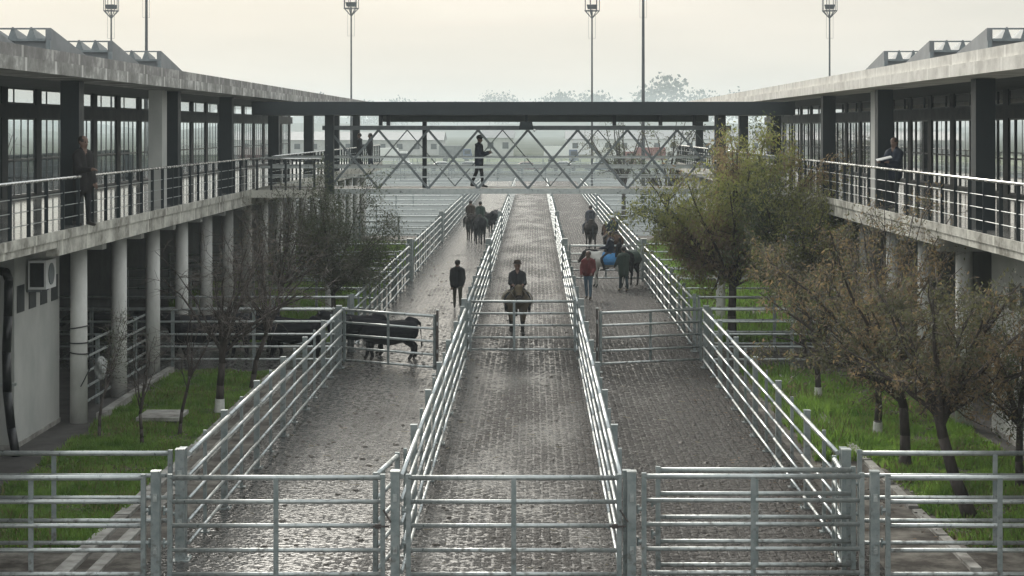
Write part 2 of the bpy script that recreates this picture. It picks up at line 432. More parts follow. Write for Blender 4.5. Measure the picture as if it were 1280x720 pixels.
# ------------------------------------------------------------------ ground
def sheet(name, x0, x1, y0, y1, z, m):
    mb = MB(); mb.poly([(x0, y0, z), (x1, y0, z), (x1, y1, z), (x0, y1, z)])
    o = mb.build(name, m); tag(o, kind='structure'); return o


XA, XB, XC, XD = -5.14, -1.90, 1.26, 4.52          # the four lane fences
sheet('ground', -2600, 2600, -20, 3000, 0.0, M['ground'])
sheet('road', -45, 45, 106, 250, 0.004, M['yard'])
sheet('path', -40, 40, 15, 105.9, 0.004, M['under'])
sheet('lane_paving', -5.6, 5.0, 15, 216, 0.012, M['paving'])
sheet('cross_lane_paving', -20, -5.61, 47.2, 51.0, 0.010, M['paving'])
sheet('cross_lane_paving', 5.01, 20, 47.2, 51.0, 0.010, M['paving'])
sheet('verge_soil', -6.8, -5.61, 15, 47.19, 0.008, M['verge'])
sheet('verge_soil', 5.01, 6.5, 15, 47.19, 0.008, M['verge'])
sheet('verge_soil', -9.3, -5.61, 51.01, 105, 0.008, M['verge'])
sheet('verge_soil', 5.01, 8.6, 51.01, 105, 0.008, M['verge'])
sheet('lawn_soil', -9.3, -6.81, 27.0, 46.6, 0.010, M['soil_green'])
sheet('lawn_soil', 6.51, 9.2, 27.0, 46.6, 0.010, M['soil_green'])
sheet('verge_soil', -9.3, -6.81, 15, 26.99, 0.008, M['verge'])
sheet('verge_soil', 6.51, 9.2, 15, 26.99, 0.008, M['verge'])
sheet('field', -300, 300, 262, 420, 0.006, mat('green_field', (0.06, 0.10, 0.03), (0.12, 0.15, 0.06), rough=0.9, scale=0.05))


def grass(name, boxes, label, seed):
    r = np.random.RandomState(seed)
    V, Fc = [], []
    for (x0, x1, y0, y1, cnt, h) in boxes:
        x = r.uniform(x0, x1, cnt); y = r.uniform(y0, y1, cnt)
        patch = 0.5 + 0.5 * np.sin(x * 2.3 + 1.3 * np.sin(y * 1.7)) * np.sin(y * 1.9 + 2 * np.sin(x * 1.1))
        keep = r.uniform(0, 1, cnt) < np.clip(0.12 + 1.3 * patch, 0, 1)
        # ragged border
        edge = np.minimum(x - x0, x1 - x) + r.uniform(-.05, .12, cnt)
        keep &= edge > 0.12 * (1 + np.sin(y * 3.1))
        x, y, patch = x[keep], y[keep], patch[keep]
        k = len(x)
        hh = h * r.uniform(0.4, 1.3, k) * (0.45 + 1.0 * patch)
        a = r.uniform(0, 2 * np.pi, k); w = r.uniform(0.012, 0.03, k)
        lean = r.uniform(0.1, 0.8, k) * hh; b = r.uniform(0, 2 * np.pi, k)
        p = np.zeros((k, 3, 3))
        p[:, 0] = np.stack([x - w * np.cos(a), y - w * np.sin(a), np.full(k, 0.008)], 1)
        p[:, 1] = np.stack([x + w * np.cos(a), y + w * np.sin(a), np.full(k, 0.008)], 1)
        p[:, 2] = np.stack([x + lean * np.cos(b), y + lean * np.sin(b), hh], 1)
        V.append(p.reshape(-1, 3))
    V = np.concatenate(V); k = len(V) // 3
    me = bpy.data.meshes.new(name)
    me.vertices.add(len(V)); me.vertices.foreach_set("co", V.ravel())
    me.loops.add(len(V)); me.loops.foreach_set("vertex_index", np.arange(len(V)))
    me.polygons.add(k); me.polygons.foreach_set("loop_start", np.arange(k) * 3)
    me.materials.append(M['grass']); me.materials.append(M['weed']); me.polygons.foreach_set('material_index', (r.uniform(0, 1, k) < .16 + .22 * np.sin(V[::3, 0] * 1.7) * np.sin(V[::3, 1] * 1.3)).astype(np.int32)); me.update(calc_edges=True)
    o = bpy.data.objects.new(name, me); COL.objects.link(o)
    tag(o, label, 'grass', kind='stuff')


grass('grass', [(-9.3, -6.7, 27.0, 46.6, 90000, 0.115)], 'bright green lawn strip between the left columns and the left lane fence', 3)
grass('grass', [(6.4, 9.2, 27.0, 46.6, 80000, 0.125), (5.3, 6.6, 34.0, 46.6, 9000, 0.22)], 'bright green weedy lawn strip under the trees right of the lanes', 4)

for (x0, x1, y0, y1) in ((-9.3, -5.9, 52.5, 60.5), (-13, -5.9, 63, 73.5), (-13, -5.9, 77, 97), (5.3, 8.6, 52.5, 60.5), (5.3, 12, 63, 73.5), (5.3, 12, 77, 97)):
    sheet('lawn_soil', x0, x1, y0, y1, 0.014, M['soil_green'])
grass('grass', [(-9.3, -5.9, 52.5, 60.5, 12000, .3), (-13, -5.9, 63, 73.5, 16000, .3), (-13, -5.9, 77, 97, 22000, .32)], 'patches of rough grass left of the lanes below and beyond the footbridge', 5)
grass('grass', [(5.3, 8.6, 52.5, 60.5, 10000, .3), (5.3, 12, 63, 73.5, 12000, .3), (5.3, 12, 77, 97, 14000, .32)], 'patches of rough grass right of the lanes below and beyond the footbridge', 6)

rl_ = np.random.RandomState(77)
mbf = MB()
for (x0, x1, y0, y1, cnt) in ((5.1, 9.1, 27, 46, 1500), (-9.2, -6.0, 28, 46, 450), (3.6, 4.9, 26, 46, 160)):
    for x, y, a_, L_, tz in zip(rl_.uniform(x0, x1, cnt), rl_.uniform(y0, y1, cnt), rl_.uniform(0, 6.28, cnt), rl_.uniform(.04, .10, cnt), rl_.uniform(.0, .035, cnt)):
        z0 = .02 if x < 5 and x > -5 else .05
        c_, s_ = math.cos(a_) * L_, math.sin(a_) * L_
        mbf.poly([(x, y, z0), (x + c_ * .5 - s_ * .3, y + s_ * .5 + c_ * .3, z0 + tz), (x + c_, y + s_, z0 + tz * .4), (x + c_ * .5 + s_ * .3, y + s_ * .5 - c_ * .3, z0 + .01)], int(tz > .02))
tag(mbf.build('fallen_leaves', [mat('fallen_leaf', (0.11, 0.065, 0.035), (0.19, 0.12, 0.065), rough=.7, scale=4), mat('fallen_leaf_dark', (0.05, 0.034, 0.024), (0.09, 0.06, 0.04), rough=.6, scale=4)]),
    'brown leaves fallen on the lawns and verges under the trees', 'leaves', kind='stuff')

# trodden straw, clods and dung on the lanes
mbl = MB(); Rl = random.Random(12)
for i in range(1100):
    x, y = Rl.uniform(-5.0, 4.4), 25 + 60 * Rl.random() ** 1.5
    if x > -1.0 and Rl.random() < .45: continue
    if Rl.random() < .6:
        r_ = Rl.uniform(.02, .07); a_ = Rl.uniform(0, 6.28); n_ = 6; b_ = len(mbl.v)
        ring = [(x + r_ * Rl.uniform(.7, 1.3) * math.cos(a_ + 6.283 * q / n_), y + r_ * 1.2 * Rl.uniform(.7, 1.3) * math.sin(a_ + 6.283 * q / n_)) for q in range(n_)]
        mbl.v += [(p[0], p[1], .011) for p in ring] + [(x + (p[0] - x) * .45, y + (p[1] - y) * .45, .012 + r_ * .45) for p in ring]
        for q in range(n_):
            w_ = (q + 1) % n_; mbl.f.append((b_ + q, b_ + w_, b_ + n_ + w_, b_ + n_ + q)); mbl.m.append(0)
        mbl.f.append(tuple(b_ + n_ + q for q in range(n_))); mbl.m.append(0)
    else:
        a_ = Rl.uniform(0, 6.28); L_ = Rl.uniform(.06, .2)
        mbl.tube((x, y, .016), (x + L_ * math.cos(a_), y + L_ * math.sin(a_), .02), .004, n=3, mi=1)
tag(mbl.build('trodden_litter', [mat('dung_clod', (0.03, 0.024, 0.018), (0.06, 0.048, 0.034), rough=.55, scale=9), mat('wet_straw', (0.26, 0.22, 0.13), (0.36, 0.31, 0.19), rough=.6, scale=9)]),
    'clods of mud and dung with bits of straw trodden into the wet lanes', 'litter', kind='stuff')

# kerbs of the lawn
mb = MB(); mb.box(-9.5, -9.32, 39.0, 46.6, 0.0, 0.14)
tag(mb.build('kerb', M['kerb']), kind='structure')
mb = MB()
for i in range(11):
    y = 25.2 + i * 1.95
    mb.box(-6.78, -6.55, y, y + 1.9, 0.0, 0.07); mb.box(-6.32, -6.14, y, y + 1.9, 0.0, 0.06)
tag(mb.build('kerb', M['kerb']), kind='structure')
mb = MB()
for i in range(10):
    y = 25.6 + i * 2.1
    mb.box(6.2, 6.36, y, y + 2.0 - 0.15 * (i % 3), 0.0, 0.06)
tag(mb.build('kerb', M['kerb']), kind='structure')


# ------------------------------------------------------------------ galleries (two long buildings on columns)
MID = -0.35
Z_FL = 4.35


def gallery(side, label):
    s = side

    def X(d): return MID + s * d          # d = distance from the mid line
    word = 'left' if s < 0 else 'right'
    root = thing('gallery_building', label, 'building', (X(10), 15, 0))
    y0, y1 = 15.0, 106.0
    # roof: soffit slab, edge fascia in two courses, roof sheet
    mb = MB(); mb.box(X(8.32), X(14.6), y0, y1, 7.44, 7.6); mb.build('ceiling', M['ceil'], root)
    mb = MB(); mb.box(X(8.25), X(8.45), y0, y1, 7.28, 7.51); mb.box(X(8.46), X(9.4), y0, y1, 7.28, 7.435)
    mb.build('fascia', M['fascia_l'] if s < 0 else M['fascia_r'], root)
    mb = MB(); mb.box(X(8.31), X(8.5), y0, y1, 7.513, 7.72)
    mb.build('parapet', M['fascia_l2'] if s < 0 else M['fascia_r'], root)
    mb = MB(); mb.box(X(8.52), X(14.7), y0, y1, 7.605, 7.7); mb.build('roof', M['roofdeck'], root)
    # deck slab and its edge
    mb = MB(); mb.box(X(8.66), X(14.2), y0, y1, 4.25, Z_FL); mb.build('floor', M['tile'], root)
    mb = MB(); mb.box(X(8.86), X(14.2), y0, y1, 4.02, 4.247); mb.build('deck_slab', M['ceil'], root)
    mb = MB()
    ybreak = 33.9 if s < 0 else 37.0
    mb.box(X(8.60), X(8.655), y0, y1, 4.20, Z_FL + 0.02)
    mb.box(X(8.63), X(8.85), ybreak, y1, 3.90, 4.197)
    mb.box(X(8.63), X(8.85), y0, 28.5 if s < 0 else 24, 3.78, 4.197)
    mb.box(X(8.63), X(8.85), 28.55 if s < 0 else 24.05, ybreak - .05, 4.06, 4.197)
    mb.build('slab_edge', M['slabedge'], root)
    # round columns below, with a cross beam each
    c0 = None
    ys = [38.6 + 3.75 * k for k in range(18)] if s < 0 else [38.0 + 3.75 * k for k in range(18)]
    for k, y in enumerate(ys):
        if c0 is None:
            mb = MB(); mb.tube((X(9.42), y, 0), (X(9.42), y, 3.72), 0.185, 0.175, 20)
            c0 = mb.build('column', M['col'], root, smooth=False)
            for p in c0.data.polygons: p.use_smooth = len(p.vertices) == 4
            mb = MB(); mb.box(X(8.87), X(14.1), y - 0.17, y + 0.17, 3.72, 4.017)
            b0 = mb.build('beam', M['wall'], root)
        else:
            copy_child(c0, root, loc=(0, y - ys[0], 0)); copy_child(b0, root, loc=(0, y - ys[0], 0))
    # dark steel pillars at the edge of the deck
    for y in ((26.5, 36.6, 46.7, 55.0, 65, 75, 85, 95) if s < 0 else (25.0, 34.9, 44.8, 53.3, 65, 75, 85, 95)):
        mb = MB(); mb.box(X(8.86), X(9.24), y - 0.2, y + 0.2, Z_FL, 7.27); mb.build('pillar', M['steel_dark'], root)
    for y in ((45.4,) if s < 0 else (45.9,)):
        mb = MB(); mb.box(X(8.98), X(9.32), y - 0.3, y + 0.3, Z_FL, 7.27); mb.build('pillar', M['wall'], root)
    # outer wall: sill wall, band, head, piers, windows
    xb0, xb1 = X(13.89), X(14.01)
    mb = MB(); mb.box(xb0, xb1, y0, y1, Z_FL, 4.43); mb.build('sill_wall', M['pier'], root)
    mb = MB(); mb.box(xb0, xb1, y0, y1, 6.60, 6.98); mb.build('spandrel', M['pier'], root)
    pitch = 3.32
    n = int((y1 - y0) / pitch)
    proto = None
    for k in range(n + 1):
        y = y0 + k * pitch
        mb = MB(); mb.box(X(13.90), X(14.0), y, y + 0.55, 4.43, 6.6); mb.box(X(13.90), X(14.0), y, y + 0.55, 6.98, 7.438)
        mb.build('pier', M['pier'], root)
        if y + pitch > y1: break
        if proto is None:
            a, b = y + 0.55, y + pitch
            mb = MB()
            xi, xo = X(13.935), X(13.965)
            for (za, zb) in ((4.43, 6.6), (6.98, 7.438)):
                mb.box(xi, xo, a, b, za, za + 0.05); mb.box(xi, xo, a, b, zb - 0.05, zb)
                mb.box(xi, xo, a, a + 0.05, za + .05, zb - .05); mb.box(xi, xo, b - 0.05, b, za + .05, zb - .05)
            mb.box(xi - .03, xo + .03, a + .66, a + .74, 4.48, 6.55); mb.box(xi - .03, xo + .03, a + 2.03, a + 2.11, 4.48, 6.55); mb.box(xi - .03, xo + .03, a + .66, a + .72, 7.03, 7.388); mb.box(xi, xo, a + 1.36, a + 1.41, 4.48, 6.55); mb.box(xi, xo, a + .05, a + 1.359, 5.42, 5.47); mb.box(xi, xo, a + 1.411, b - .05, 5.42, 5.47)
            proto = mb.build('window', M['frame'], root)
            mb = MB()
            xg = X(13.94)
            for (ya, yb, za, zb) in ((a + .05, a + 1.36, 4.48, 5.42), (a + 1.41, b - .05, 4.48, 5.42), (a + .05, a + 1.36, 5.47, 6.55), (a + 1.41, b - .05, 5.47, 6.55), (a + .05, b - .05, 7.03, 7.388)):
                mb.poly([(xg, ya, za), (xg, yb, za), (xg, yb, zb), (xg, ya, zb)])
            pane = mb.build('pane', M['glass'], proto)
        else:
            w = copy_child(proto, root, loc=(0, k * pitch, 0))
            copy_child(pane, w)
    # back wall of the undercroft and end walls
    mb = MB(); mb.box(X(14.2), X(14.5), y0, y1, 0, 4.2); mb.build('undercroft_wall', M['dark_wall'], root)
    # saw-tooth roof lights behind the parapet
    for y in (34.8, 40.85, 46.8, 52.9):
        xa, xb = X(10.65), X(13.6)
        zr, zb, run = 8.59, 7.68, 5.6
        zt = zr - .24
        mb = MB()
        mb.hexa([(xa + s * .1, y + .1, zb), (xb, y + .1, zb), (xb, y + run, zb), (xa + s * .1, y + run, zb),
                 (xa + s * .1, y + .1, zt), (xb, y + .1, zt), (xb, y + run, zb + .02), (xa + s * .1, y + run, zb + .02)])
        rl = mb.build('roof_light', M['roofdeck'], root)
        mb = MB()
        mb.hexa([(xa - s * .03, y, zb), (xa + s * .097, y, zb), (xa + s * .097, y + run, zb), (xa - s * .03, y + run, zb),
                 (xa - s * .03, y, zr), (xa + s * .097, y, zr), (xa + s * .097, y + run, zb + .05), (xa - s * .03, y + run, zb + .05)])
        mb.build('side_panel', M['roofdeck'], rl)
        mb = MB()
        mb.box(xa + s * .1, X(12.4), y - .02, y + .05, zr - .035, zr)
        mb.box(xa + s * .1, X(13.6), y - .03, y + .09, zt - .06, zt + .0)
        mb.box(xa - s * .04, xa + s * .05, y - 0.12, y - .003, zb, zt - .05)
        for q in range(3):
            xq = xa + s * (0.42 + q * 0.42)
            mb.hexa([(xq - .11, y - .01, zt + .001), (xq + .11, y - .01, zt + .001), (xq + .11, y + 1.2, zt - .1), (xq - .11, y + 1.2, zt - .1),
                     (xq - .015, y - .01, zr + .02), (xq + .015, y - .01, zr + .02), (xq + .015, y + 1.2, zr - .15), (xq - .015, y + 1.2, zr - .15)])
        mb.build('frame', M['steel_grey'], rl)
    return root


gallery(-1, 'long two storey gallery on round columns along the left, stained grey roof edge')
gallery(1, 'long two storey gallery on round columns along the right, pale cream roof edge')


def deck_railing(pts, label, step=1.15, z=Z_FL):
    """pts: corner points of the run; handrail pipe, three thin wires, flat dark balusters"""
    r = thing('deck_railing', label, 'railing', (pts[0][0], pts[0][1], z))
    top = z + 1.0
    mb = MB(); mb.path([(x, y, top) for x, y in pts], 0.030, 10); mb.build('handrail', M['chrome'], r, smooth=True)
    for dz in (0.24, 0.48, 0.72):
        mb = MB(); mb.path([(x, y, z + dz) for x, y in pts], 0.009, 5); mb.build('wire', M['galv'], r)
    b0 = None
    for (xa, ya), (xb, yb) in zip(pts[:-1], pts[1:]):
        L = math.hypot(xb - xa, yb - ya); n = max(1, round(L / step))
        for k in range(n):
            t = (k + 0.5) / n
            x, y = xa + (xb - xa) * t, ya + (yb - ya) * t
            if b0 is None:
                mb = MB(); mb.box(x - .035, x + .035, y - .012, y + .012, z, top - .02)
                b0 = mb.build('baluster', M['steel_dark'], r); b0p = (x, y)
            else:
                copy_child(b0, r, loc=(x - b0p[0], y - b0p[1], 0))
    return r


XL, XR = MID - 8.68, MID + 8.68
deck_railing([(XL, 20), (XL, 57.0)], 'bright pipe handrail with dark uprights along the near left gallery edge')
deck_railing([(XR, 20), (XR, 57.0)], 'bright pipe handrail with dark uprights along the near right gallery edge')
deck_railing([(XL, 62.0), (XL, 105.5)], 'handrail along the left gallery edge beyond the footbridge')
deck_railing([(XR, 62.0), (XR, 105.5)], 'handrail along the right gallery edge beyond the footbridge')

# ------------------------------------------------------------------ footbridge across the lanes
br = thing('footbridge', 'roofed steel lattice footbridge crossing above the three cattle lanes', 'bridge', (MID, 60, 0))
YB0, YB1 = 58.6, 61.2
mb = MB(); mb.box(XL - .02, XR + .02, 57.6, 62.2, 6.745, 7.165); mb.build('roof', M['steel_dark'], br)
mb = MB(); mb.box(-5.0, 5.7, 58.9, 60.9, 6.53, 6.742); mb.build('girder', M['beam_green'], br)
mb = MB(); mb.box(XL + .14, XR - .14, YB0 + .07, YB1 - .07, 4.18, Z_FL - 0.01); mb.build('floor', M['kerb'], br)
xs = [(411 + 62.2 * k - 668) / (F / 58.6) for k in range(9)]
for yy, ph, bw in ((YB0, 0.0, .075), (YB1, 0.75, .035)):
    mb = MB()
    mb.bar((-6.9, yy, 6.33), (6.4, yy, 6.33), 0.12, 0.14)
    mb.build('top_chord', M['steel_grey'], br)
    mb = MB(); mb.bar((XL + .1, yy, 4.27), (XR - .1, yy, 4.27), 0.12, 0.17); mb.build('bottom_chord', M['galv'], br)
    for zz, h in ((5.05, 0.08), (5.36, 0.045), (4.73, 0.04)):
        mb = MB(); mb.bar((XL + .1, yy + .07, zz), (XR - .1, yy + .07, zz), 0.05, h); mb.build('guard_rail', M['galv'], br)
    for a, b in zip(xs[:-1], xs[1:]):
        a += ph; b += ph
        mb = MB()
        if yy == YB0 or xs.index(min(xs, key=lambda q: abs(q - (a - ph)))) % 2: mb.bar((a, yy - .022, 6.26), (b, yy - .022, 4.355), 0.04, bw)
        if yy == YB0 or not mb.v: mb.bar((b, yy + .022, 6.26), (a, yy + .022, 4.355), 0.04, bw)
        mb.build('cross_brace', M['steel_grey'], br)
for x, y, w in ((-6.64, YB0 - .25, .28), (6.05, YB0 - .25, .28)):
    mb = MB(); mb.box(x - w / 2, x + w / 2, y - .14, y + .14, 4.2, 6.744); mb.build('post', M['steel_dark'], br)
    mb = MB(); mb.tube((x, y + .1, 0), (x, y + .1, 4.17), 0.155, n=18); c = mb.build('column', M['col'], br)
for x in (-3.65,):
    mb = MB(); mb.box(x - .07, x + .07, 59.75, 59.95, Z_FL - .01, 6.53); mb.build('post', M['steel_dark'], br)
for x in (-5.0, -4.75, 2.6, 4.1, 5.2):
    mb = MB(); mb.box(x - .06, x + .06, 58.5, 58.62, 6.405, 6.744); mb.build('hanger', M['steel_dark'], br)
# lamp box hung under the roof edge
lb = thing('floodlight', 'small dark floodlight box hanging under the middle of the footbridge roof', 'floodlight', (-0.26, 57.9, 6.3))
mb = MB(); mb.hexa([(-.50, 57.75, 6.27), (-.03, 57.75, 6.27), (-.06, 58.0, 6.27), (-.47, 58.0, 6.27),
                    (-.46, 57.72, 6.52), (-.07, 57.72, 6.52), (-.10, 58.0, 6.50), (-.43, 58.0, 6.50)])
mb.build('housing', M['steel_dark'], lb)
mb = MB(); mb.box(-.30, -.22, 57.8, 57.9, 6.52, 6.744); mb.build('bracket', M['steel_dark'], lb)
mb = MB(); mb.ball((-0.0, 57.75, 6.25), .045); mb.build('lamp', M['white'], lb, smooth=True)
# corner platforms with railings beside the bridge ends
for s, (xa, xb) in ((-1, (XL, -6.75)), (1, (XR, 6.2))):
    deck_railing([(xa, 57.1), (xb, 57.1)], 'short railing closing the %s end of the footbridge towards the camera' % ('left' if s < 0 else 'right'), step=0.42)
    mb = MB(); mb.box(min(xa, xb), max(xa, xb), 57.0, 58.53, 4.12, Z_FL)
    tag(mb.build('landing_slab', M['slabedge'], org=(xa, 57.5, 4.1)), 'stained concrete landing slab at the %s end of the footbridge' % ('left' if s < 0 else 'right'), 'landing')

# ------------------------------------------------------------------ lane fences
RAILZ = (1.55, 1.23, 0.90, 0.57, 0.24)


def post_mesh(w=0.05, h=1.62):
    mb = MB()
    mb.box(-w, w, -w, w, 0.012, h)
    mb.box(-w * 1.12, w * 1.12, -w * 1.12, w * 1.12, h, h + 0.02)
    mb.box(-.11, .11, -.11, .11, 0.01, 0.03)
    for a in (-1, 1):
        for b in (-1, 1): mb.tube((a * .085, b * .085, .03), (a * .085, b * .085, .055), .014, n=6)
    return mb


POST = None
UPR = None


def lane_fence(x, y0, y1, n, label, side, group=None):
    """n bays between square posts, a thinner upright in the middle of each bay, five pipe rails"""
    global POST, UPR
    r = thing('lane_fence', label, 'fence', (x, y0, 0), group=group)
    step = (y1 - y0) / n
    for i in range(n + 1):
        if POST is None: POST = post_mesh().build('post', M['galv_post'], r); POST.parent = r; POST.location = (0, 0, 0); POST.data.transform(Matrix.Identity(4))
        if i == 0 and POST.parent == r and not r.get('_p'):
            p = POST
        else:
            p = copy_child(POST, r)
        p.location = (0, i * step, 0)
    for i in range(n):
        if UPR is None:
            mb = MB(); mb.box(-.026, .026, -.026, .026, 0.012, 1.60); mb.box(-.07, .07, -.07, .07, .01, .026)
            UPR = mb.build('upright', M['galv_post'], r); UPR.location = (0, (i + .5) * step, 0)
        else:
            copy_child(UPR, r, loc=(0, (i + .5) * step, 0))
    for z in RAILZ:
        mb = MB()
        # the pipes come in lengths of one bay, with a hair of sag and misalignment
        rr = 0.036 if z == RAILZ[0] else 0.026
        for i in range(n):
            ya, yb = y0 + i * step, y0 + (i + 1) * step
            dz = rng.uniform(-.008, .008)
            mb.tube((x + side * .084, ya - .02, z + dz), (x + side * .084, yb - .04, z + dz + rng.uniform(-.006, .006)), rr, n=10)
        o = mb.build('rail', M['rail_bright'], r)
        for p in o.data.polygons: p.use_smooth = len(p.vertices) == 4
    return r


# MB.build subtracts the parent's origin, so shared meshes are built around a parent at 0
_h = thing('builder', None, None)
POST = post_mesh().build('post', M['galv_post'], _h)
mb = MB(); mb.box(-.026, .026, -.026, .026, 0.012, 1.60); mb.box(-.07, .07, -.07, .07, .01, .026)
UPR = mb.build('upright', M['galv_post'], _h)

NAMES = {XA: 'outer left', XB: 'inner left', XC: 'inner right', XD: 'outer right'}
for x, side in ((XA, 1), (XB, 1), (XC, -1), (XD, -1)):
    nm = NAMES[x]
    near0 = 26.35 if x in (XA, XD) else 24.6
    mid0 = 50.8 if x in (XA, XD) else 49.3
    lane_fence(x, near0, 47.3, 6, '%s lane fence of grey pipe, nearest stretch before the middle gates' % nm, side, 'pipe fences along the lanes')
    lane_fence(x, mid0, 72.6, 6, '%s lane fence of grey pipe, stretch passing under the footbridge' % nm, side, 'pipe fences along the lanes')
    lane_fence(x, 76.0, 97.5, 6, '%s lane fence of grey pipe, stretch beyond the footbridge' % nm, side, 'pipe fences along the lanes')
    lane_fence(x, 101.0, 126.0, 7, '%s lane fence of grey pipe, second farthest stretch' % nm, side, 'pipe fences along the lanes')
for x, side in ((XA, 1), (XB, 1), (XC, -1), (XD, -1)):
    lane_fence(x, 129.0, 172.0, 10, '%s lane fence of grey pipe, farthest stretch in the haze' % NAMES[x], side, 'pipe fences along the lanes')
bpy.data.objects.remove(POST); bpy.data.objects.remove(UPR); bpy.data.objects.remove(_h)


# ------------------------------------------------------------------ gates and their posts
def gate(x0, y0, x1, y1, label, top=1.56, mids=(0.5,), sag=0.0, latch=None, group='pipe gates', uprights='galv'):
    """a five-bar pipe gate from hinge (x0,y0) to free end (x1,y1)"""
    L = math.hypot(x1 - x0, y1 - y0)
    r = thing('pipe_gate', label, 'gate', (x0, y0, 0), math.atan2(y1 - y0, x1 - x0), group)
    h = bpy.data.objects.new('tmp', None); ORG['tmp'] = Vector((0, 0, 0)); h.name = 'tmp'

    def put(mb, name, m, smooth=False):
        o = mb.build(name, m); o.parent = r; o.location = (0, 0, 0)
        if smooth:
            for p in o.data.polygons: p.use_smooth = len(p.vertices) == 4
        return o
    zs = [top, top - .325, top - .65, top - .985, top - 1.31]
    for k, z in enumerate(zs):
        mb = MB(); mb.tube((.03, 0, z), (L - .03, 0, z - sag), 0.036 if k == 0 else 0.030, n=12)
        put(mb, 'rail', M['galv'], True)
    for u in (0.03, L - .03):
        mb = MB(); d = sag * u / L
        mb.box(u - .032, u + .032, -.032, .032, zs[-1] - d - .06, top - d + .05); put(mb, 'stile', M['galv_post'])
    for t in mids:
        mb = MB(); d = sag * t
        mb.box(L * t - .034, L * t + .034, -.046, -.030, zs[-1] - d - .03, top - d); put(mb, 'upright', M['galv_post'])
    for z in (zs[1] - .12, zs[3] + .1):
        mb = MB(); mb.tube((-.05, 0, z), (.0, 0, z), .03, n=8); mb.tube((-.05, 0, z - .06), (-.05, 0, z + .06), .018, n=8); put(mb, 'hinge', M['galv_post'])
    if latch:
        mb = MB(); mb.tube((L - .16, -.05, zs[2] - sag), (L + .06, -.05, zs[2] - sag), .014, n=6)
        mb.box(L - .13, L - .05, -.06, -.034, zs[2] - sag - .03, zs[2] - sag + .03); put(mb, 'latch', M['rust'])
        mb = MB(); q = [(L - .02 + .11 * math.sin(i / 9 * math.pi), -.05 - .05 * math.sin(i / 9 * math.pi), zs[1] - .10 - .16 * math.sin(i / 9 * math.pi)) for i in range(10)]
        mb.path(q, .011, 5)
        put(mb, 'chain', M['rust'])
    bpy.data.objects.remove(h)
    return r


def gate_post(x, y, label, w=0.06, h=1.64, m='galv_post'):
    r = thing('gate_post', label, 'post', (x, y, 0), group='square steel gate posts')
    mb = MB()
    mb.box(x - w, x + w, y - w, y + w, .012, h); mb.build('shaft', M[m], r)
    mb = MB(); mb.box(x - w * 1.1, x + w * 1.1, y - w * 1.1, y + w * 1.1, h, h + .018); mb.build('cap', M['galv'], r)
    for z in (h - .34, h - 1.05):
        mb = MB()
        mb.box(x - w * .45, x + w * .45, y - w - .02, y - w - .001, z - .05, z + .05)
        mb.tube((x, y - w - .015, z), (x, y - w - .04, z), .02, n=8)
        mb.build('hinge_plate', M['galv'], r)
    mb = MB(); mb.box(x - .14, x + .14, y - .14, y + .14, .008, .026); mb.build('base_plate', M['galv_post'], r)
    return r


Y1 = 24.45
for x, w in ((-5.14, 'far left'), (-1.89, 'inner left'), (1.32, 'inner right'), (4.62, 'far right')):
    gate_post(x, Y1, 'square gate post in the nearest gate row, %s one in view' % w)
gate(-5.28, Y1, -8.42, Y1, 'front gate before the left lawn, cut off by the left picture edge', latch=True)
gate(-4.98, Y1, -2.03, Y1, 'front gate closing the left lane, wet brick behind it', latch=True)
gate(-1.74, Y1, 1.18, Y1, 'front gate closing the middle lane', latch=True)
gate(1.46, Y1 + .02, 4.48, Y1 + .02, 'nearest of the two overlapping front gates before the right lane', top=1.575)
gate(1.68, Y1 + .45, 4.44, Y1 + .45, 'rear one of the two overlapping gates before the right lane', top=1.58)
gate(4.77, Y1, 7.86, Y1, 'front gate before the right lawn, cut off by the right picture edge', latch=True)
Y2 = 26.3
gate_post(XA - .02, Y2 - .06, 'thick gate post of the second row at the left lane fence end', w=.065, h=1.62)
gate_post(XD + .02, Y2 - .06, 'thick gate post of the second row at the right lane fence end', w=.065, h=1.62)
gate(-5.29, Y2, -8.4, Y2, 'second row gate across the left lawn behind the front gate', mids=(.56,))
gate(4.72, Y2, 7.8, Y2, 'second row gate across the right lawn behind the front gate', mids=(.65,))
gate(-2.0, 26.35, -2.19, 24.75, 'short gate leaf folded open beside the inner left lane fence', mids=(.5,), top=1.52)
gate(4.36, 26.2, 4.30, 25.0, 'short dark gate leaf folded open beside the outer right lane fence', mids=(.5,), top=1.5)
# middle row
for x, y, w in ((XA, 47.35, 'outer left'), (XB - .02, 49.2, 'left of the middle lane'), (XC + .02, 49.2, 'right of the middle lane'), (XD, 47.35, 'outer right')):
    gate_post(x, y, 'square gate post of the middle gate row, %s' % w, w=.07)
gate(-5.02, 47.3, -2.52, 46.0, 'half open gate across the left lane in front of black cattle', sag=.03, top=1.54)
gate(-1.78, 49.15, 1.14, 49.15, 'closed gate across the middle lane in front of the tan horse', top=1.585, mids=(.42,))
gate(4.40, 47.3, 1.68, 46.5, 'gate across the right lane swung slightly towards the camera', sag=.02)
gate_post(-2.48, 46.0, 'thin dark stop post at the free end of the half open left lane gate', w=.03, h=1.66, m='rust')
gate_post(1.62, 46.5, 'thin dark stop post at the free end of the right lane gate', w=.03, h=1.66, m='rust')
# third row
gate(4.40, 73.0, 1.40, 73.0, 'gate across the right lane behind the piebald horse')
for x, w in ((XA, 'outer left'), (XD, 'outer right'), (XB, 'inner left'), (XC, 'inner right')):
    gate_post(x, 74.3, 'thick post of the third gate row beyond the footbridge, %s' % w, w=.11, h=1.75)
    gate_post(x, 99.2, 'thick post of the farthest gate row, %s' % w, w=.11, h=1.75)


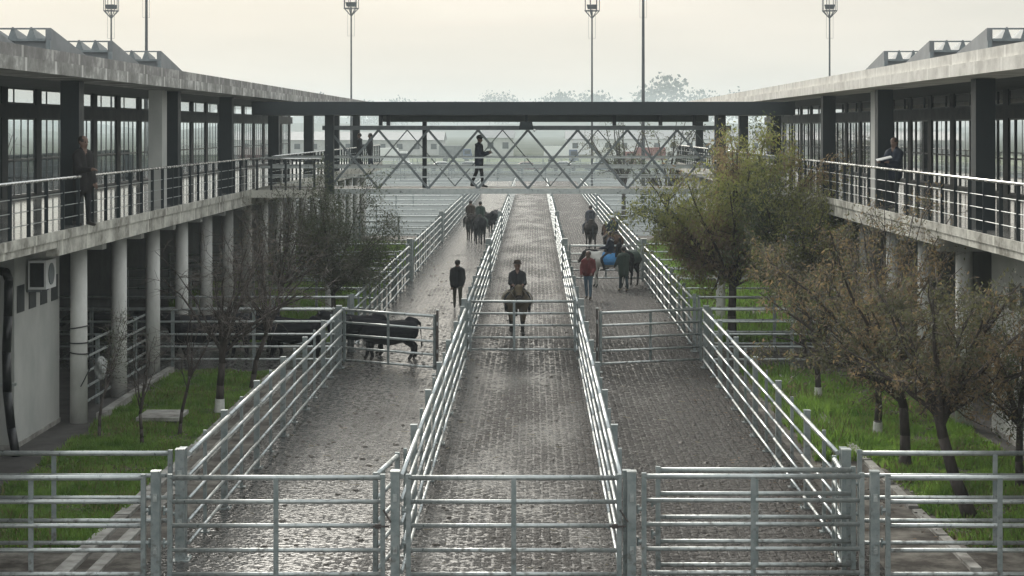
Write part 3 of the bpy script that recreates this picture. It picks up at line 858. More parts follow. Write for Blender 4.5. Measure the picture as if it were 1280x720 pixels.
def cross_fence(xa, xb, y, label, nb=4):
    r = thing('cross_fence', label, 'fence', (xa, y, 0), group='pipe fences of the side pens')
    step = (xb - xa) / nb
    for i in range(nb + 1):
        x = xa + i * step
        mb = MB(); mb.box(x - .04, x + .04, y - .04, y + .04, 0.0, 1.6); mb.build('post', M['galv_post'], r)
    for z in RAILZ:
        mb = MB(); mb.tube((xa, y - .07, z), (xb, y - .07, z + rng.uniform(-.01, .01)), .029, n=8); mb.build('rail', M['galv'], r)
    return r


cross_fence(-5.25, -13.8, 47.4, 'pipe fence along the cross lane left of the lanes, in front of the black cattle')
cross_fence(-5.25, -13.8, 50.9, 'pipe fence along the cross lane left of the lanes, behind the black cattle')
cross_fence(4.65, 13.2, 47.4, 'pipe fence along the near side of the cross lane under the right trees')
cross_fence(4.65, 13.2, 50.9, 'pipe fence along the far side of the cross lane under the right trees')
cross_fence(-5.25, -13.8, 61.0, 'pen fence left of the lanes below the footbridge')
cross_fence(-5.25, -13.8, 68.0, 'pen fence left of the lanes just beyond the footbridge')
cross_fence(-5.25, -13.8, 74.3, 'pen fence left of the lanes at the third gate row')
cross_fence(-5.25, -13.8, 98.0, 'pen fence left of the lanes at the farthest gate row')
cross_fence(4.65, 13.2, 61.0, 'pen fence right of the lanes below the footbridge')
cross_fence(4.65, 13.2, 74.3, 'pen fence right of the lanes at the third gate row')
for sx, w in ((-1, 'left'), (1, 'right')):
    for y, nm in ((112.0, 'first'), (128.0, 'second'), (146.0, 'third'), (168.0, 'fourth')):
        cross_fence(*((-5.25, -19.0) if sx < 0 else (4.65, 18.4)), y, 'hazy side pen fence %s of the lanes, %s beyond the gallery end' % (w, nm), 3)
# fence between the left columns
r = thing('pen_fence', 'pipe pen fence running between the left columns beside the lawn', 'fence', (-10.0, 39, 0))
for i in range(5):
    mb = MB(); mb.box(-10.04, -9.96, 39.2 + i * 1.95, 39.28 + i * 1.95, 0, 1.6); mb.build('post', M['galv_post'], r)
for z in RAILZ:
    mb = MB(); mb.tube((-9.95, 39.1, z), (-9.95, 47.2, z), .03, n=8); mb.build('rail', M['galv'], r)

# ------------------------------------------------------------------ rooms under the galleries, with their fittings
for s, word in ((-1, 'left'), (1, 'right')):
    xf, xk = (-10.2, -13.9) if s < 0 else (9.55, 13.2)
    ya, yb = (35.3, 38.65) if s < 0 else (33.0, 37.6)
    r = thing('plastered_room', 'plain grey plastered room under the %s gallery with a row of dark small openings' % word, 'room', (xf, ya, 0))
    mb = MB(); mb.box(xk, xf, ya, yb, 0, 3.98); mb.build('wall', M['wall'], r)
    for k in range(4):
        y = ya + 0.42 + k * 0.84
        mb = MB(); mb.box(xf - .01 * s, xf - s * .004, y - .26, y + .26, 2.66, 3.20)
        mb.build('opening', M['frame'], r)
    mb = MB(); mb.box(xk, xf - s * .02, ya - .02, yb + .02, 0, .10); mb.build('plinth', M['kerb'], r)
ac = thing('air_conditioner', 'white air conditioner box on the grey wall under the left gallery', 'air conditioner', (-10.0, 36.4, 3.1))
mb = MB(); mb.box(-10.14, -9.78, 36.05, 36.8, 3.08, 3.66); mb.build('casing', M['white'], ac)
mb = MB(); mb.box(-10.10, -9.82, 36.03, 36.047, 3.13, 3.61); mb.build('side_grille', M['black'], ac)
mb = MB(); mb.box(-10.195, -9.9, 36.12, 36.17, 3.02, 3.075); mb.box(-10.195, -9.9, 36.66, 36.71, 3.02, 3.075); mb.build('bracket', M['steel_grey'], ac)
mb = MB(); mb.tube((-9.777, 36.42, 3.37), (-9.765, 36.42, 3.37), .22, n=20); mb.build('fan_grille', M['steel_grey'], ac)
# drainpipe
dp = thing('drainpipe', 'thick black bent drainpipe down the corner of the left grey wall', 'pipe', (-9.95, 34.6, 0))
Yd = 34.6; sd = F / Yd
pp = [(-10.45, 35.0, 3.55), (-10.2, 34.75, 3.53)] + [((px - 668) / sd, Yd, EYE - (py - 161) / sd) for px, py in ((11, 350), (10, 395), (8, 440), (9, 490), (14, 535), (21, 575), (24, 592))]
mb = MB(); mb.path(pp, .085, 12)
for p in pp[1:-1]: mb.ball(p, .085, 12)
mb.build('pipe', M['black'], dp, smooth=True)
mb = MB(); mb.box(-10.35, -9.98, 34.66, 34.72, 1.35, 1.40); mb.build('clamp', M['galv'], dp)
# cable ties round the first column, hose, bag, slab
cb = thing('cable_loop', 'thin black cable looped around the nearest left column', 'cable', (-9.77, 38.6, 2))
for z, tl in ((2.05, .03), (1.72, .0), (1.50, -.02)):
    mb = MB()
    q = [(-9.77 + .2 * math.cos(a), 38.6 + .2 * math.sin(a), z + tl * math.cos(a)) for a in [2 * math.pi * i / 20 for i in range(21)]]
    mb.path(q, .014, 5); mb.build('loop', M['black'], cb)
mb = MB(); mb.path([(-9.56, 38.6, 1.5), (-9.5, 38.5, 1.2), (-9.6, 38.4, .95), (-9.68, 38.4, .8)], .012, 5); mb.build('tail', M['black'], cb)


def lumpy_bag(label, c, m):
    mb = MB(); R = random.Random(5)
    nb = 16; k = 10; b = len(mb.v)
    for i in range(k + 1):
        a = math.pi * i / k
        for j in range(nb):
            t = 2 * math.pi * j / nb
            w = .13 * (0.55 + 0.45 * math.sin(a)) * (1 + .22 * math.sin(3 * t + i)) * math.sin(a) ** .6
            mb.v.append((c[0] + w * math.cos(t), c[1] + w * math.sin(t), c[2] + .26 * (1 - math.cos(a)) + R.uniform(-.015, .015)))
    for i in range(k):
        for j in range(nb):
            jj = (j + 1) % nb; mb.f.append((b + i * nb + j, b + i * nb + jj, b + (i + 1) * nb + jj, b + (i + 1) * nb + j)); mb.m.append(0)
    o = mb.build('plastic_bag', m, org=c); tag(o, label, 'bag')


lumpy_bag('white plastic bag hung on the pen fence behind the nearest left column', (-9.68, 40.2, .7), mat('dirty_white_plastic', (0.36, 0.37, 0.37), (0.5, 0.51, 0.5), rough=.4))
ms = thing('manhole_slab', 'pale concrete manhole slab lying in the left lawn', 'manhole', (-7.95, 37.7, 0))
mb = MB(); mb.box(-8.35, -7.55, 38.0, 39.0, 0, .13); mb.build('surround', M['dark_wall'], ms)
mb = MB(); mb.box(-8.4, -7.5, 37.95, 39.05, .132, .21); mb.build('cover', M['kerb'], ms)


# ------------------------------------------------------------------ lighting masts
def mast(px, Y, top_py, label, r=.17, hang=True):
    s = F / Y
    x = (px - 668) / s
    H = EYE + (161 - top_py) / s
    t = thing('light_mast', label, 'light mast', (x, Y, 0), group='tall lighting masts')
    mb = MB(); mb.tube((x, Y, 0), (x, Y, H), r, r * .62, 12); mb.build('pole', M['mast'], t)
    k = 15.0 / s
    mb = MB()
    for z in (H - .1 * k, H + 1.15 * k):
        q = [(x + .62 * k * math.cos(a), Y + .62 * k * math.sin(a), z) for a in [2 * math.pi * i / 14 for i in range(15)]]
        mb.path(q, .035 * k, 5)
    for i in range(7):
        a = 2 * math.pi * i / 7
        c, d = math.cos(a), math.sin(a)
        mb.tube((x + .62 * k * c, Y + .62 * k * d, H - .1 * k), (x + .62 * k * c, Y + .62 * k * d, H + 1.15 * k), .03 * k, n=5)
        mb.tube((x, Y, H - .75 * k), (x + .62 * k * c, Y + .62 * k * d, H - .1 * k), .035 * k, n=5)
    mb.build('cage', M['mast'], t)
    for i in range(4):
        a = 2 * math.pi * i / 4 + .6
        c, d = math.cos(a), math.sin(a)
        mb = MB()
        mb.hexa([(x + .25 * k * c - .16 * k, Y + .25 * k * d - .16 * k, H + .05 * k), (x + .25 * k * c + .16 * k, Y + .25 * k * d - .16 * k, H + .05 * k),
                 (x + .25 * k * c + .16 * k, Y + .25 * k * d + .16 * k, H + .05 * k), (x + .25 * k * c - .16 * k, Y + .25 * k * d + .16 * k, H + .05 * k),
                 (x + .3 * k * c - .2 * k, Y + .3 * k * d - .2 * k, H + .4 * k), (x + .3 * k * c + .2 * k, Y + .3 * k * d - .2 * k, H + .4 * k),
                 (x + .3 * k * c + .2 * k, Y + .3 * k * d + .2 * k, H + .4 * k), (x + .3 * k * c - .2 * k, Y + .3 * k * d + .2 * k, H + .4 * k)])
        mb.build('lamp', M['mast'], t)
    if hang:
        mb = MB()
        for dx in (-.28, .28): mb.tube((x + dx * k, Y - .1, H - 2.4 * k), (x + dx * k, Y - .1, H), .012 * k, n=4)
        mb.tube((x - .28 * k, Y - .1, H - 2.4 * k), (x + .28 * k, Y - .1, H - 2.4 * k), .012 * k, n=4)
        mb.build('cable', M['mast'], t)
    return t


mast(139, 190, 12, 'thin lighting mast behind the left roof, left of the taller one', r=.13)
mast(183, 150, -14, 'tall thick lighting mast behind the left roof, head cut off by the picture top', r=.17)
mast(439, 190, 9, 'thin lighting mast rising behind the far end of the left roof', r=.12)
mast(740, 190, 12, 'thin lighting mast beyond the footbridge, left of the tall mast behind the olive tree', r=.13)
mast(804, 150, -14, 'tall thick lighting mast beyond the footbridge, head cut off by the picture top', r=.17)
mast(1037, 190, 12, 'thin lighting mast behind the right roof', r=.13)


# ------------------------------------------------------------------ trees
def leaf_mesh(name, pts, sizes, mats, parent, seed, droop=0.5, asp=0.3, mi=None):
    r = np.random.RandomState(seed)
    n = len(pts)
    d = r.normal(size=(n, 3)); d[:, 2] -= droop * 1.6
    d /= np.linalg.norm(d, axis=1)[:, None]
    e = np.cross(d, r.normal(size=(n, 3))); e /= np.linalg.norm(e, axis=1)[:, None] + 1e-9
    L = sizes[:, None]
    a = pts; b = pts + d * L * .5 + e * L * asp * .5; c = pts + d * L; f = pts + d * L * .5 - e * L * asp * .5
    V = np.stack([a, b, c, f], 1).reshape(-1, 3) - np.array(ORG[parent.name])
    me = bpy.data.meshes.new(name)
    me.vertices.add(4 * n); me.vertices.foreach_set("co", V.ravel())
    me.loops.add(4 * n); me.loops.foreach_set("vertex_index", np.arange(4 * n))
    me.polygons.add(n); me.polygons.foreach_set("loop_start", np.arange(n) * 4)
    for m in mats: me.materials.append(m)
    if mi is None: mi = r.randint(0, len(mats), n)
    me.polygons.foreach_set("material_index", mi.astype(np.int32))
    me.update(calc_edges=True)
    o = bpy.data.objects.new(name, me); COL.objects.link(o); o.parent = parent; ORG[o.name] = ORG[parent.name]
    return o


def tree(base, label, fork, center, radii, seed, limbs=9, subs=7, twigs=6, leaves=20, leaf=(.05, .1), leafmats=None,
         tr=.11, twig_len=(.18, .5), wash=0.0, name='tree', group=None, bark='bark', twigbark='bark_pale', droop=.5, low=-1.0, clump=.09):
    R = random.Random(seed)
    t = thing(name, label, 'tree', base, group=group)
    b, fk = Vector(base), Vector(fork)
    trunk, limb, tw = MB(), MB(), MB()
    pts = []
    # trunk with a slight bend
    m1 = b.lerp(fk, .4) + Vector((R.uniform(-.08, .08), R.uniform(-.08, .08), 0))
    chain = [b - Vector((0, 0, .05)), b.lerp(m1, .5), m1, m1.lerp(fk, .55) + Vector((R.uniform(-.05, .05), R.uniform(-.05, .05), 0)), fk]
    rad = [tr * 1.35, tr * 1.05, tr * .95, tr * .85, tr * .75]
    for i in range(4): trunk.tube(chain[i], chain[i + 1], rad[i], rad[i + 1], 10)
    C = Vector(center)

    def twig(p, d, L, r0):
        q = p; k = 3
        for i in range(k):
            d = (d + Vector((R.uniform(-.35, .35), R.uniform(-.35, .35), R.uniform(-.3, .25)))).normalized()
            nq = q + d * (L / k)
            tw.tube(q, nq, r0 * (1 - i / k * .6), r0 * (1 - (i + 1) / k * .6), 3, caps=False)
            pts.append((tuple(q), tuple(nq)))
            q = nq
    for i in range(limbs):
        # a target in the crown
        while True:
            v = Vector((R.gauss(0, 1), R.gauss(0, 1), R.gauss(0.15, 1))).normalized()
            if v.z > low: break
        tg = C + Vector((v.x * radii[0], v.y * radii[1], v.z * radii[2])) * R.uniform(.72, 1.04)
        st = fk.lerp(chain[3], R.uniform(0, .9))
        mid = st.lerp(tg, .5) + Vector((R.uniform(-.2, .2), R.uniform(-.2, .2), R.uniform(0.0, .35))) * (tg - st).length * .35
        prev = st; N = 7; rl = tr * R.uniform(.32, .55)
        path = []
        for j in range(1, N + 1):
            u = j / N
            q = st * (1 - u) ** 2 + mid * 2 * u * (1 - u) + tg * u * u
            q += Vector((R.uniform(-1, 1), R.uniform(-1, 1), R.uniform(-1, 1))) * .035
            limb.tube(prev, q, rl * (1 - (j - 1) / N * .8), rl * (1 - j / N * .8), 6, caps=False)
            path.append((prev, q, rl * (1 - j / N * .8))); prev = q
        for j in range(subs):
            a, c, rr = path[R.randint(1, N - 1)]
            p = a.lerp(c, R.random())
            d0 = (c - a).normalized()
            d = (d0 * .5 + Vector((R.gauss(0, 1), R.gauss(0, 1), R.gauss(.1, .8))).normalized()).normalized()
            L = R.uniform(.22, .5) * (radii[0] + radii[2]) / 2
            q = p; k = 4; sp = []
            for i2 in range(k):
                d = (d + Vector((R.uniform(-.3, .3), R.uniform(-.3, .3), R.uniform(-.22, .22)))).normalized()
                nq = q + d * L / k
                limb.tube(q, nq, max(.006, rr * .6 * (1 - i2 / k * .7)), max(.005, rr * .6 * (1 - (i2 + 1) / k * .7)), 4, caps=False)
                sp.append((q, nq)); q = nq
            for j2 in range(twigs):
                a2, c2 = sp[R.randint(0, k - 1)]
                twig(a2.lerp(c2, R.random()), (d + Vector((R.gauss(0, 1), R.gauss(0, 1), R.gauss(0, .8)))).normalized(), R.uniform(*twig_len), .005)
    trunk.build('trunk', M[bark], t, smooth=True)
    if wash > 0:
        mb = MB()
        mb.tube(b, b.lerp(chain[1], min(1, wash / max(.01, (chain[1] - b).length))), tr * 1.38, tr * 1.2, 12)
        mb.build('whitewashed_base', M['whitewash'], t, smooth=False)
    limb.build('limb', M[bark], t)
    tw.build('twigs', M[twigbark], t)
    if leaves and leafmats:
        r = np.random.RandomState(seed)
        seg = np.array(pts)
        idx = np.repeat(np.arange(len(seg)), leaves)
        # uneven cover: some boughs nearly bare
        cov = r.uniform(0, 1, len(seg))
        idx = idx[r.uniform(0, 1, len(idx)) < (0.12 + 0.88 * cov[idx] ** 1.6)]
        u = r.uniform(0, 1, (len(idx), 1))
        P = seg[idx, 0] * (1 - u) + seg[idx, 1] * u + r.normal(0, clump, (len(idx), 3))
        # leaves of one bough share a colour, with strays
        hue = (np.sin(P[:, 0] * 1.9 + seed) + np.sin(P[:, 1] * 1.7 + 2) + np.sin(P[:, 2] * 2.3 + seed * .7) + r.normal(0, .8, len(P)))
        k = len(leafmats)
        mi = np.clip(((hue + 2.2) / 4.4 * k).astype(int), 0, k - 1)
        leaf_mesh('leaves', P, r.uniform(leaf[0], leaf[1], len(P)), leafmats, t, seed, droop, .32, mi)
    return t


tree((5.75, 50.2 + 2.0, 0), 'large olive green leafy tree in front of the right half of the footbridge', (5.7, 52.2, 2.2), (5.8, 52.0, 4.1), (3.1, 2.7, 2.0), 11,
     limbs=34, subs=9, twigs=8, leaves=14, leaf=(.07, .16), leafmats=[M['leaf_green'], M['leaf_olive'], M['leaf_olive'], M['leaf_olive'], M['leaf_brown']], tr=.13, droop=.8, low=-.75, clump=.10, twig_len=(.25, .7))
tree((7.4, 49.4, 0), 'smaller dull olive tree between the large olive tree and the right gallery', (7.35, 49.4, 1.9), (7.1, 49.4, 3.5), (1.7, 1.6, 1.6), 13,
     limbs=18, subs=8, twigs=7, leaves=12, leaf=(.06, .14), leafmats=[M['leaf_green'], M['leaf_olive'], M['leaf_dark']], tr=.09, droop=.7, low=-.7, clump=.09)
tree((6.84, 33.2, 0), 'brown withered tree right of the lanes with crooked dark branches', (6.7, 33.2, 1.6), (6.2, 33.6, 3.15), (2.5, 1.9, 1.8), 23,
     limbs=16, subs=8, twigs=5, leaves=10, leaf=(.06, .13), clump=.06, leafmats=[M['leaf_brown'], M['leaf_dark'], M['leaf_brown'], M['leaf_dark']], tr=.10, low=-.55)
tree((7.05, 29.0, 0), 'leaning dark brown tree close to the front gate on the right lawn', (6.55, 29.3, 1.75), (6.95, 29.5, 2.95), (2.2, 1.5, 1.5), 31,
     limbs=16, subs=8, twigs=5, leaves=10, leaf=(.05, .115), clump=.05, leafmats=[M['leaf_dark'], M['leaf_dark'], M['leaf_brown']], tr=.105, low=-.5)
tree((7.03, 36.9, 0), 'tree with a whitewashed foot behind the withered tree on the right lawn', (7.0, 36.9, 1.7), (7.4, 37.2, 3.35), (1.9, 1.8, 1.6), 37,
     limbs=15, subs=8, twigs=7, leaves=8, leaf=(.04, .10), leafmats=[M['leaf_brown'], M['leaf_dark'], M['leaf_brown']], tr=.075, wash=.3, low=-.4)
tree((6.6, 41.8, 0), 'small tree with a whitewashed foot beside the outer right lane fence', (6.6, 41.9, 1.5), (6.7, 42.2, 2.9), (1.6, 1.6, 1.5), 41,
     limbs=13, subs=7, twigs=7, leaves=8, leaf=(.04, .10), leafmats=[M['leaf_brown'], M['leaf_dark'], M['leaf_green']], tr=.07, wash=.35, low=-.4)
tree((8.5, 31.5, 0), 'dark green bushy tree against the right gallery, at the right picture edge', (8.5, 31.5, 1.2), (8.35, 31.6, 2.4), (1.1, 1.2, 1.3), 47,
     limbs=12, subs=7, twigs=7, leaves=8, leaf=(.04, .09), leafmats=[M['leaf_dark'], M['leaf_green'], M['leaf_dark']], tr=.07, low=-.6)
tree((-6.1, 54.5, 0), 'grey green shrubby tree before the left end of the footbridge', (-6.1, 54.5, 1.6), (-5.95, 54.6, 3.3), (2.0, 1.6, 1.75), 53, clump=.2,
     limbs=19, subs=8, twigs=7, leaves=20, leaf=(.05, .11), leafmats=[M['leaf_grey'], M['leaf_green'], M['leaf_grey']], tr=.08, low=-.7)
tree((-7.6, 53.2, 0), 'thin half bare tree between the left columns and the grey green tree', (-7.55, 53.3, 1.7), (-7.3, 53.4, 3.2), (1.9, 1.4, 1.7), 59,
     limbs=17, subs=8, twigs=7, leaves=5, leaf=(.03, .08), leafmats=[M['leaf_dark'], M['leaf_green']], tr=.06, low=-.6)
tree((-7.0, 40.0, 0), 'bare tree with a whitewashed foot on the left lawn', (-6.95, 40.0, 1.5), (-6.7, 40.4, 2.8), (2.2, 1.6, 1.45), 61,
     limbs=15, subs=8, twigs=6, leaves=0, tr=.085, wash=.42, low=-.2)
tree((-6.85, 43.6, 0), 'bare leaning tree beside the cross lane on the left lawn', (-6.45, 43.8, 1.7), (-6.5, 44.0, 3.0), (2.0, 1.5, 1.4), 67,
     limbs=13, subs=8, twigs=6, leaves=1, leaf=(.03, .06), leafmats=[M['leaf_brown']], tr=.06, low=-.1)
tree((-7.75, 35.6, 0), 'thin bare sapling with upright twigs on the left lawn, nearest the manhole', (-7.75, 35.6, .9), (-7.7, 35.7, 1.75), (.55, .5, .75), 71,
     limbs=8, subs=3, twigs=3, leaves=0, tr=.035, low=.1, name='sapling', bark='bark')
tree((-7.3, 37.0, 0), 'thin leaning bare sapling right of the manhole slab on the left lawn', (-7.1, 37.1, 1.2), (-6.9, 37.2, 2.1), (.7, .6, .7), 73,
     limbs=7, subs=4, twigs=3, leaves=0, tr=.035, low=.0, name='sapling')
tree((-8.85, 36.6, 0), 'small green leafed sapling in front of the second left column', (-8.9, 37.6, 1.0), (-9.0, 38.6, 2.0), (.5, .6, .65), 79,
     limbs=7, subs=4, twigs=4, leaves=3, leaf=(.04, .08), leafmats=[M['leaf_green'], M['leaf_dark']], tr=.03, low=-.3, name='sapling')
# trees outside, seen through the gallery windows, and beyond the bridge
for i, (x, y, hh) in enumerate(((-21, 52, 6.6), (-23, 66, 7.0), (-25, 82, 7.4), (20.5, 50, 6.6), (23, 63, 7.0), (24, 80, 7.4))):
    w = 'left' if x < 0 else 'right'
    tree((x, y, 0), 'bare tree outside the %s gallery seen through its windows, %s' % (w, ('nearest', 'middle', 'farthest')[i % 3]), (x, y, 2.6), (x, y, hh - 2.2), (2.6, 2.8, 2.2), 83 + i,
         limbs=9, subs=6, twigs=3, leaves=0, tr=.12, low=-.3, twigbark='bark')
for i, (px, Y, h, lab) in enumerate(((835, 105, 7.2, 'dark leafless tree far right beyond the footbridge behind the olive tree'),
                                     (780, 128, 7.6, 'dark rounded tree at the far end of the right lane'))):
    s = F / Y; x = (px - 668) / s
    tree((x, Y, 0), lab, (x, Y, 2.6), (x, Y, h - 2.2), (3.0, 2.6, 2.4), 97 + i, limbs=14, subs=7, twigs=6, leaves=3, leaf=(.08, .2),
         leafmats=[M['leaf_dark'], M['leaf_green']], tr=.16, low=-.5)


# ------------------------------------------------------------------ bodies: capsules fused into one skin
def fuse(name, caps, mats, parent, voxel=.022, extra=None, smooth_it=6):
    """caps: (p0, r0, p1, r1, material index)"""
    mb = MB()
    for p0, r0, p1, r1, k in caps:
        mb.tube(p0, p1, r0, r1, 12)
        mb.ball(p0, r0, 12); mb.ball(p1, r1, 12)
    me = bpy.data.meshes.new('raw'); me.from_pydata(mb.v, [], mb.f)
    ob = bpy.data.objects.new('raw', me); COL.objects.link(ob)
    md = ob.modifiers.new('r', 'REMESH'); md.mode = 'VOXEL'; md.voxel_size = voxel
    sm = ob.modifiers.new('s', 'SMOOTH'); sm.factor = .5; sm.iterations = smooth_it
    dg = bpy.context.evaluated_depsgraph_get()
    out = bpy.data.meshes.new_from_object(ob.evaluated_get(dg))
    bpy.data.objects.remove(ob); bpy.data.meshes.remove(me)
    out.materials.clear()
    for m in mats: out.materials.append(m)
    n = len(out.polygons)
    ctr = np.empty(n * 3); out.polygons.foreach_get("center", ctr); ctr = ctr.reshape(-1, 3)
    best = np.full(n, 1e9); mi = np.zeros(n, int)
    for p0, r0, p1, r1, k in caps:
        a, b = np.array(p0), np.array(p1); d = b - a; L2 = max(1e-9, d @ d)
        u = np.clip((ctr - a) @ d / L2, 0, 1)
        dist = np.linalg.norm(ctr - (a + u[:, None] * d), axis=1) - (r0 + (r1 - r0) * u)
        w = dist < best; best[w] = dist[w]; mi[w] = k
    out.polygons.foreach_set("material_index", mi.astype(np.int32))
    out.polygons.foreach_set("use_smooth", [True] * n)
    if extra:                                       # fingers, eyes: joined into the same mesh
        bm = bmesh.new(); bm.from_mesh(out)
        ex = MB(); extra(ex)
        vs = [bm.verts.new(v) for v in ex.v]
        for f, k in zip(ex.f, ex.m):
            try:
                nf = bm.faces.new([vs[i] for i in f]); nf.material_index = k; nf.smooth = True
            except ValueError: pass
        bm.to_mesh(out); bm.free()
    out.name = name
    o = bpy.data.objects.new(name, out); COL.objects.link(o); o.parent = parent; ORG[o.name] = Vector((0, 0, 0))
    return o


SKIN = mat('skin', (0.16, 0.10, 0.075), (0.21, 0.13, 0.10), rough=0.55, scale=10)
SHOE = mat('shoe_leather', (0.02, 0.018, 0.016), (0.035, 0.03, 0.027), rough=0.5, scale=10)
HAIR = mat('dark_hair', (0.015, 0.012, 0.010), (0.03, 0.025, 0.02), rough=0.6, scale=30)
EYE_M = mat('eye_dark', (0.02, 0.015, 0.012), rough=0.2)
CLOTH = {}


def cloth(name, c):
    if name not in CLOTH:
        CLOTH[name] = mat('cloth_' + name, c, tuple(min(1, v * 1.5 + .004) for v in c), rough=.85, scale=6, bump=.3, bscale=14)
    return CLOTH[name]


def person(label, loc, yaw, top, legs, legA=(6, 4), legB=(-6, 4), armL=(5, 12, 8), armR=(-5, 12, 8), seated=False, lean=0.0,
           hair=True, hat=None, coat=0.0, scale=1.0, shoes=None, head_pitch=0.0, group=None, hold=None, stripe=None):
    """facing +Y before the turn; leg = (swing, knee bend), arm = (swing, elbow bend, spread) in degrees"""
    t = thing('person', label, 'person', loc, yaw, group)
    t.scale = (scale,) * 3
    rad = math.radians
    caps = []
    hz = .92
    for sx, (a, kb) in ((-1, legA), (1, legB)):
        hip = Vector((sx * .09, 0, hz))
        if seated:
            kn = hip + Vector((sx * .25, .28, -.24)); an = kn + Vector((sx * .02, -.10, -.41))
        else:
            a_, k_ = rad(a), rad(kb)
            kn = hip + Vector((sx * .01, math.sin(a_), -math.cos(a_))) * .43
            an = kn + Vector((0, math.sin(a_ - k_), -math.cos(a_ - k_))) * .41
        caps += [(hip, .098, kn, .064, 1), (kn, .064, an + Vector((0, 0, .05)), .050, 1), (an + Vector((0, -.02, -.02)), .045, an + Vector((0, .15, -.05)), .036, 3)]
    rt = Vector((0, math.sin(lean), math.cos(lean)))

    def up(z, x=0, y=0): return Vector((x, y, hz)) + rt * (z - hz)
    tz = hz - coat
    for sx in (-1, 1):
        caps.append((up(hz + .02, sx * .09), .138, up(1.18, sx * .085), .138, 0))
        caps.append((up(1.18, sx * .085), .138, up(1.36, sx * .11), .122, 0))
        if coat: caps.append((up(hz, sx * .075), .135, up(hz - coat, sx * .085), .135, 0))
    caps += [(up(1.45, -.05, -.01), .062, up(1.37, -.16), .078, 0), (up(1.45, .05, -.01), .062, up(1.37, .16), .078, 0), (up(1.42, -.05, -.085), .06, up(1.42, .05, -.085), .06, 0)]
    caps.append((up(1.42), .075, up(1.52), .058, 2))
    hd = up(1.60, 0, .015 + .04 * math.sin(head_pitch))
    caps += [(hd + Vector((0, .012, -.045)), .072, hd + Vector((0, -.005, .05)), .094, 2), (hd + Vector((0, .08, -.01)), .018, hd + Vector((0, .10, -.035)), .018, 2)]
    for sx in (-1, 1): caps.append((hd + Vector((sx * .088, -.005, .0)), .02, hd + Vector((sx * .092, -.012, .03)), .02, 2))
    hands = []
    for sx, (a, eb, ab) in ((-1, armL), (1, armR)):
        sh = up(1.355, sx * .185)
        a_, e_, b_ = rad(a), rad(eb), rad(ab)
        el = sh + Vector((sx * math.sin(b_), math.sin(a_) * math.cos(b_), -math.cos(a_) * math.cos(b_))) * .29
        fd = Vector((sx * math.sin(b_) * .3 - sx * max(0, math.sin(e_)) * .35, math.sin(a_ + e_), -math.cos(a_ + e_))).normalized()
        wr = el + fd * .25
        caps += [(sh, .085, el, .068, 0), (el, .066, wr, .052, 0), (wr, .036, wr + fd * .085, .034, 2)]
        hands.append((wr + fd * .085, fd, sx))

    def extra(ex):
        for c, d, sx in hands:
            side = d.cross(Vector((0, 0, 1)))
            side = side.normalized() if side.length > .1 else Vector((0, 1, 0))
            pal = side.cross(d).normalized()
            for i, ln in enumerate((.060, .070, .066, .052)):
                p = c + side * ((i - 1.5) * .018)
                q = p + (d * .8 - pal * .25).normalized() * ln * .6
                ex.tube(p, q, .009, .008, 6, 2); ex.tube(q, q + (d * .5 - pal * .8).normalized() * ln * .45, .008, .007, 6, 2)
            p = c - d * .05 + side * .03
            q = p + (side * .7 + d * .6).normalized() * .04
            ex.tube(p, q, .010, .009, 6, 2); ex.tube(q, q + (d - pal * .3).normalized() * .03, .009, .007, 6, 2)
        for sx in (-1, 1):
            ex.ball(hd + Vector((sx * .033, .083, .015)), .011, 8, 4)
    zmin = min(min(c[0].z - c[1], c[2].z - c[3]) for c in caps)
    dz = 0 if seated else -zmin + 0.012
    sh_ = Vector((0, 0, dz))
    caps = [(a + sh_, r0, b + sh_, r1, k) for a, r0, b, r1, k in caps]
    hd = hd + sh_
    hands = [(c + sh_, d, s) for c, d, s in hands]
    o = fuse('body', caps, [top, legs, SKIN, shoes or SHOE, EYE_M], t, .021, extra, 4)

    def put(mb, name, m):
        q = mb.build(name, m, smooth=True); q.parent = t; q.location = (0, 0, 0); return q
    if hair and not hat:
        mb = MB(); mb.ball(hd + Vector((0, -.022, .045)), .104, 14, 0, (.98, 1.0, .92)); put(mb, 'hair', HAIR)
    if hat:
        mb = MB()
        c = hd + Vector((0, -.005, .085))
        if hat[0] == 'brim':
            mb.tube(c, c + Vector((0, 0, .018)), .145, .135, 18); mb.tube(c + Vector((0, 0, .018)), c + Vector((0, 0, .12)), .112, .088, 16)
        else:
            mb.ball(c - Vector((0, 0, .02)), .108, 14, 0, (1, 1, .85)); mb.hexa([c + Vector(v) for v in ((-.07, .06, -.03), (.07, .06, -.03), (.05, .19, -.04), (-.05, .19, -.04), (-.07, .06, -.01), (.07, .06, -.01), (.05, .19, -.025), (-.05, .19, -.025))])
        put(mb, 'hat', hat[1])
    if stripe:
        mb = MB()
        for sx in (-1, 1): mb.tube(Vector((sx * .21, -.075, 1.43)) + sh_, Vector((sx * .06, -.12, 1.36)) + sh_, .025, n=8)
        put(mb, 'shoulder_stripe', stripe)
    return t, hands


HORSE_LEG = 0


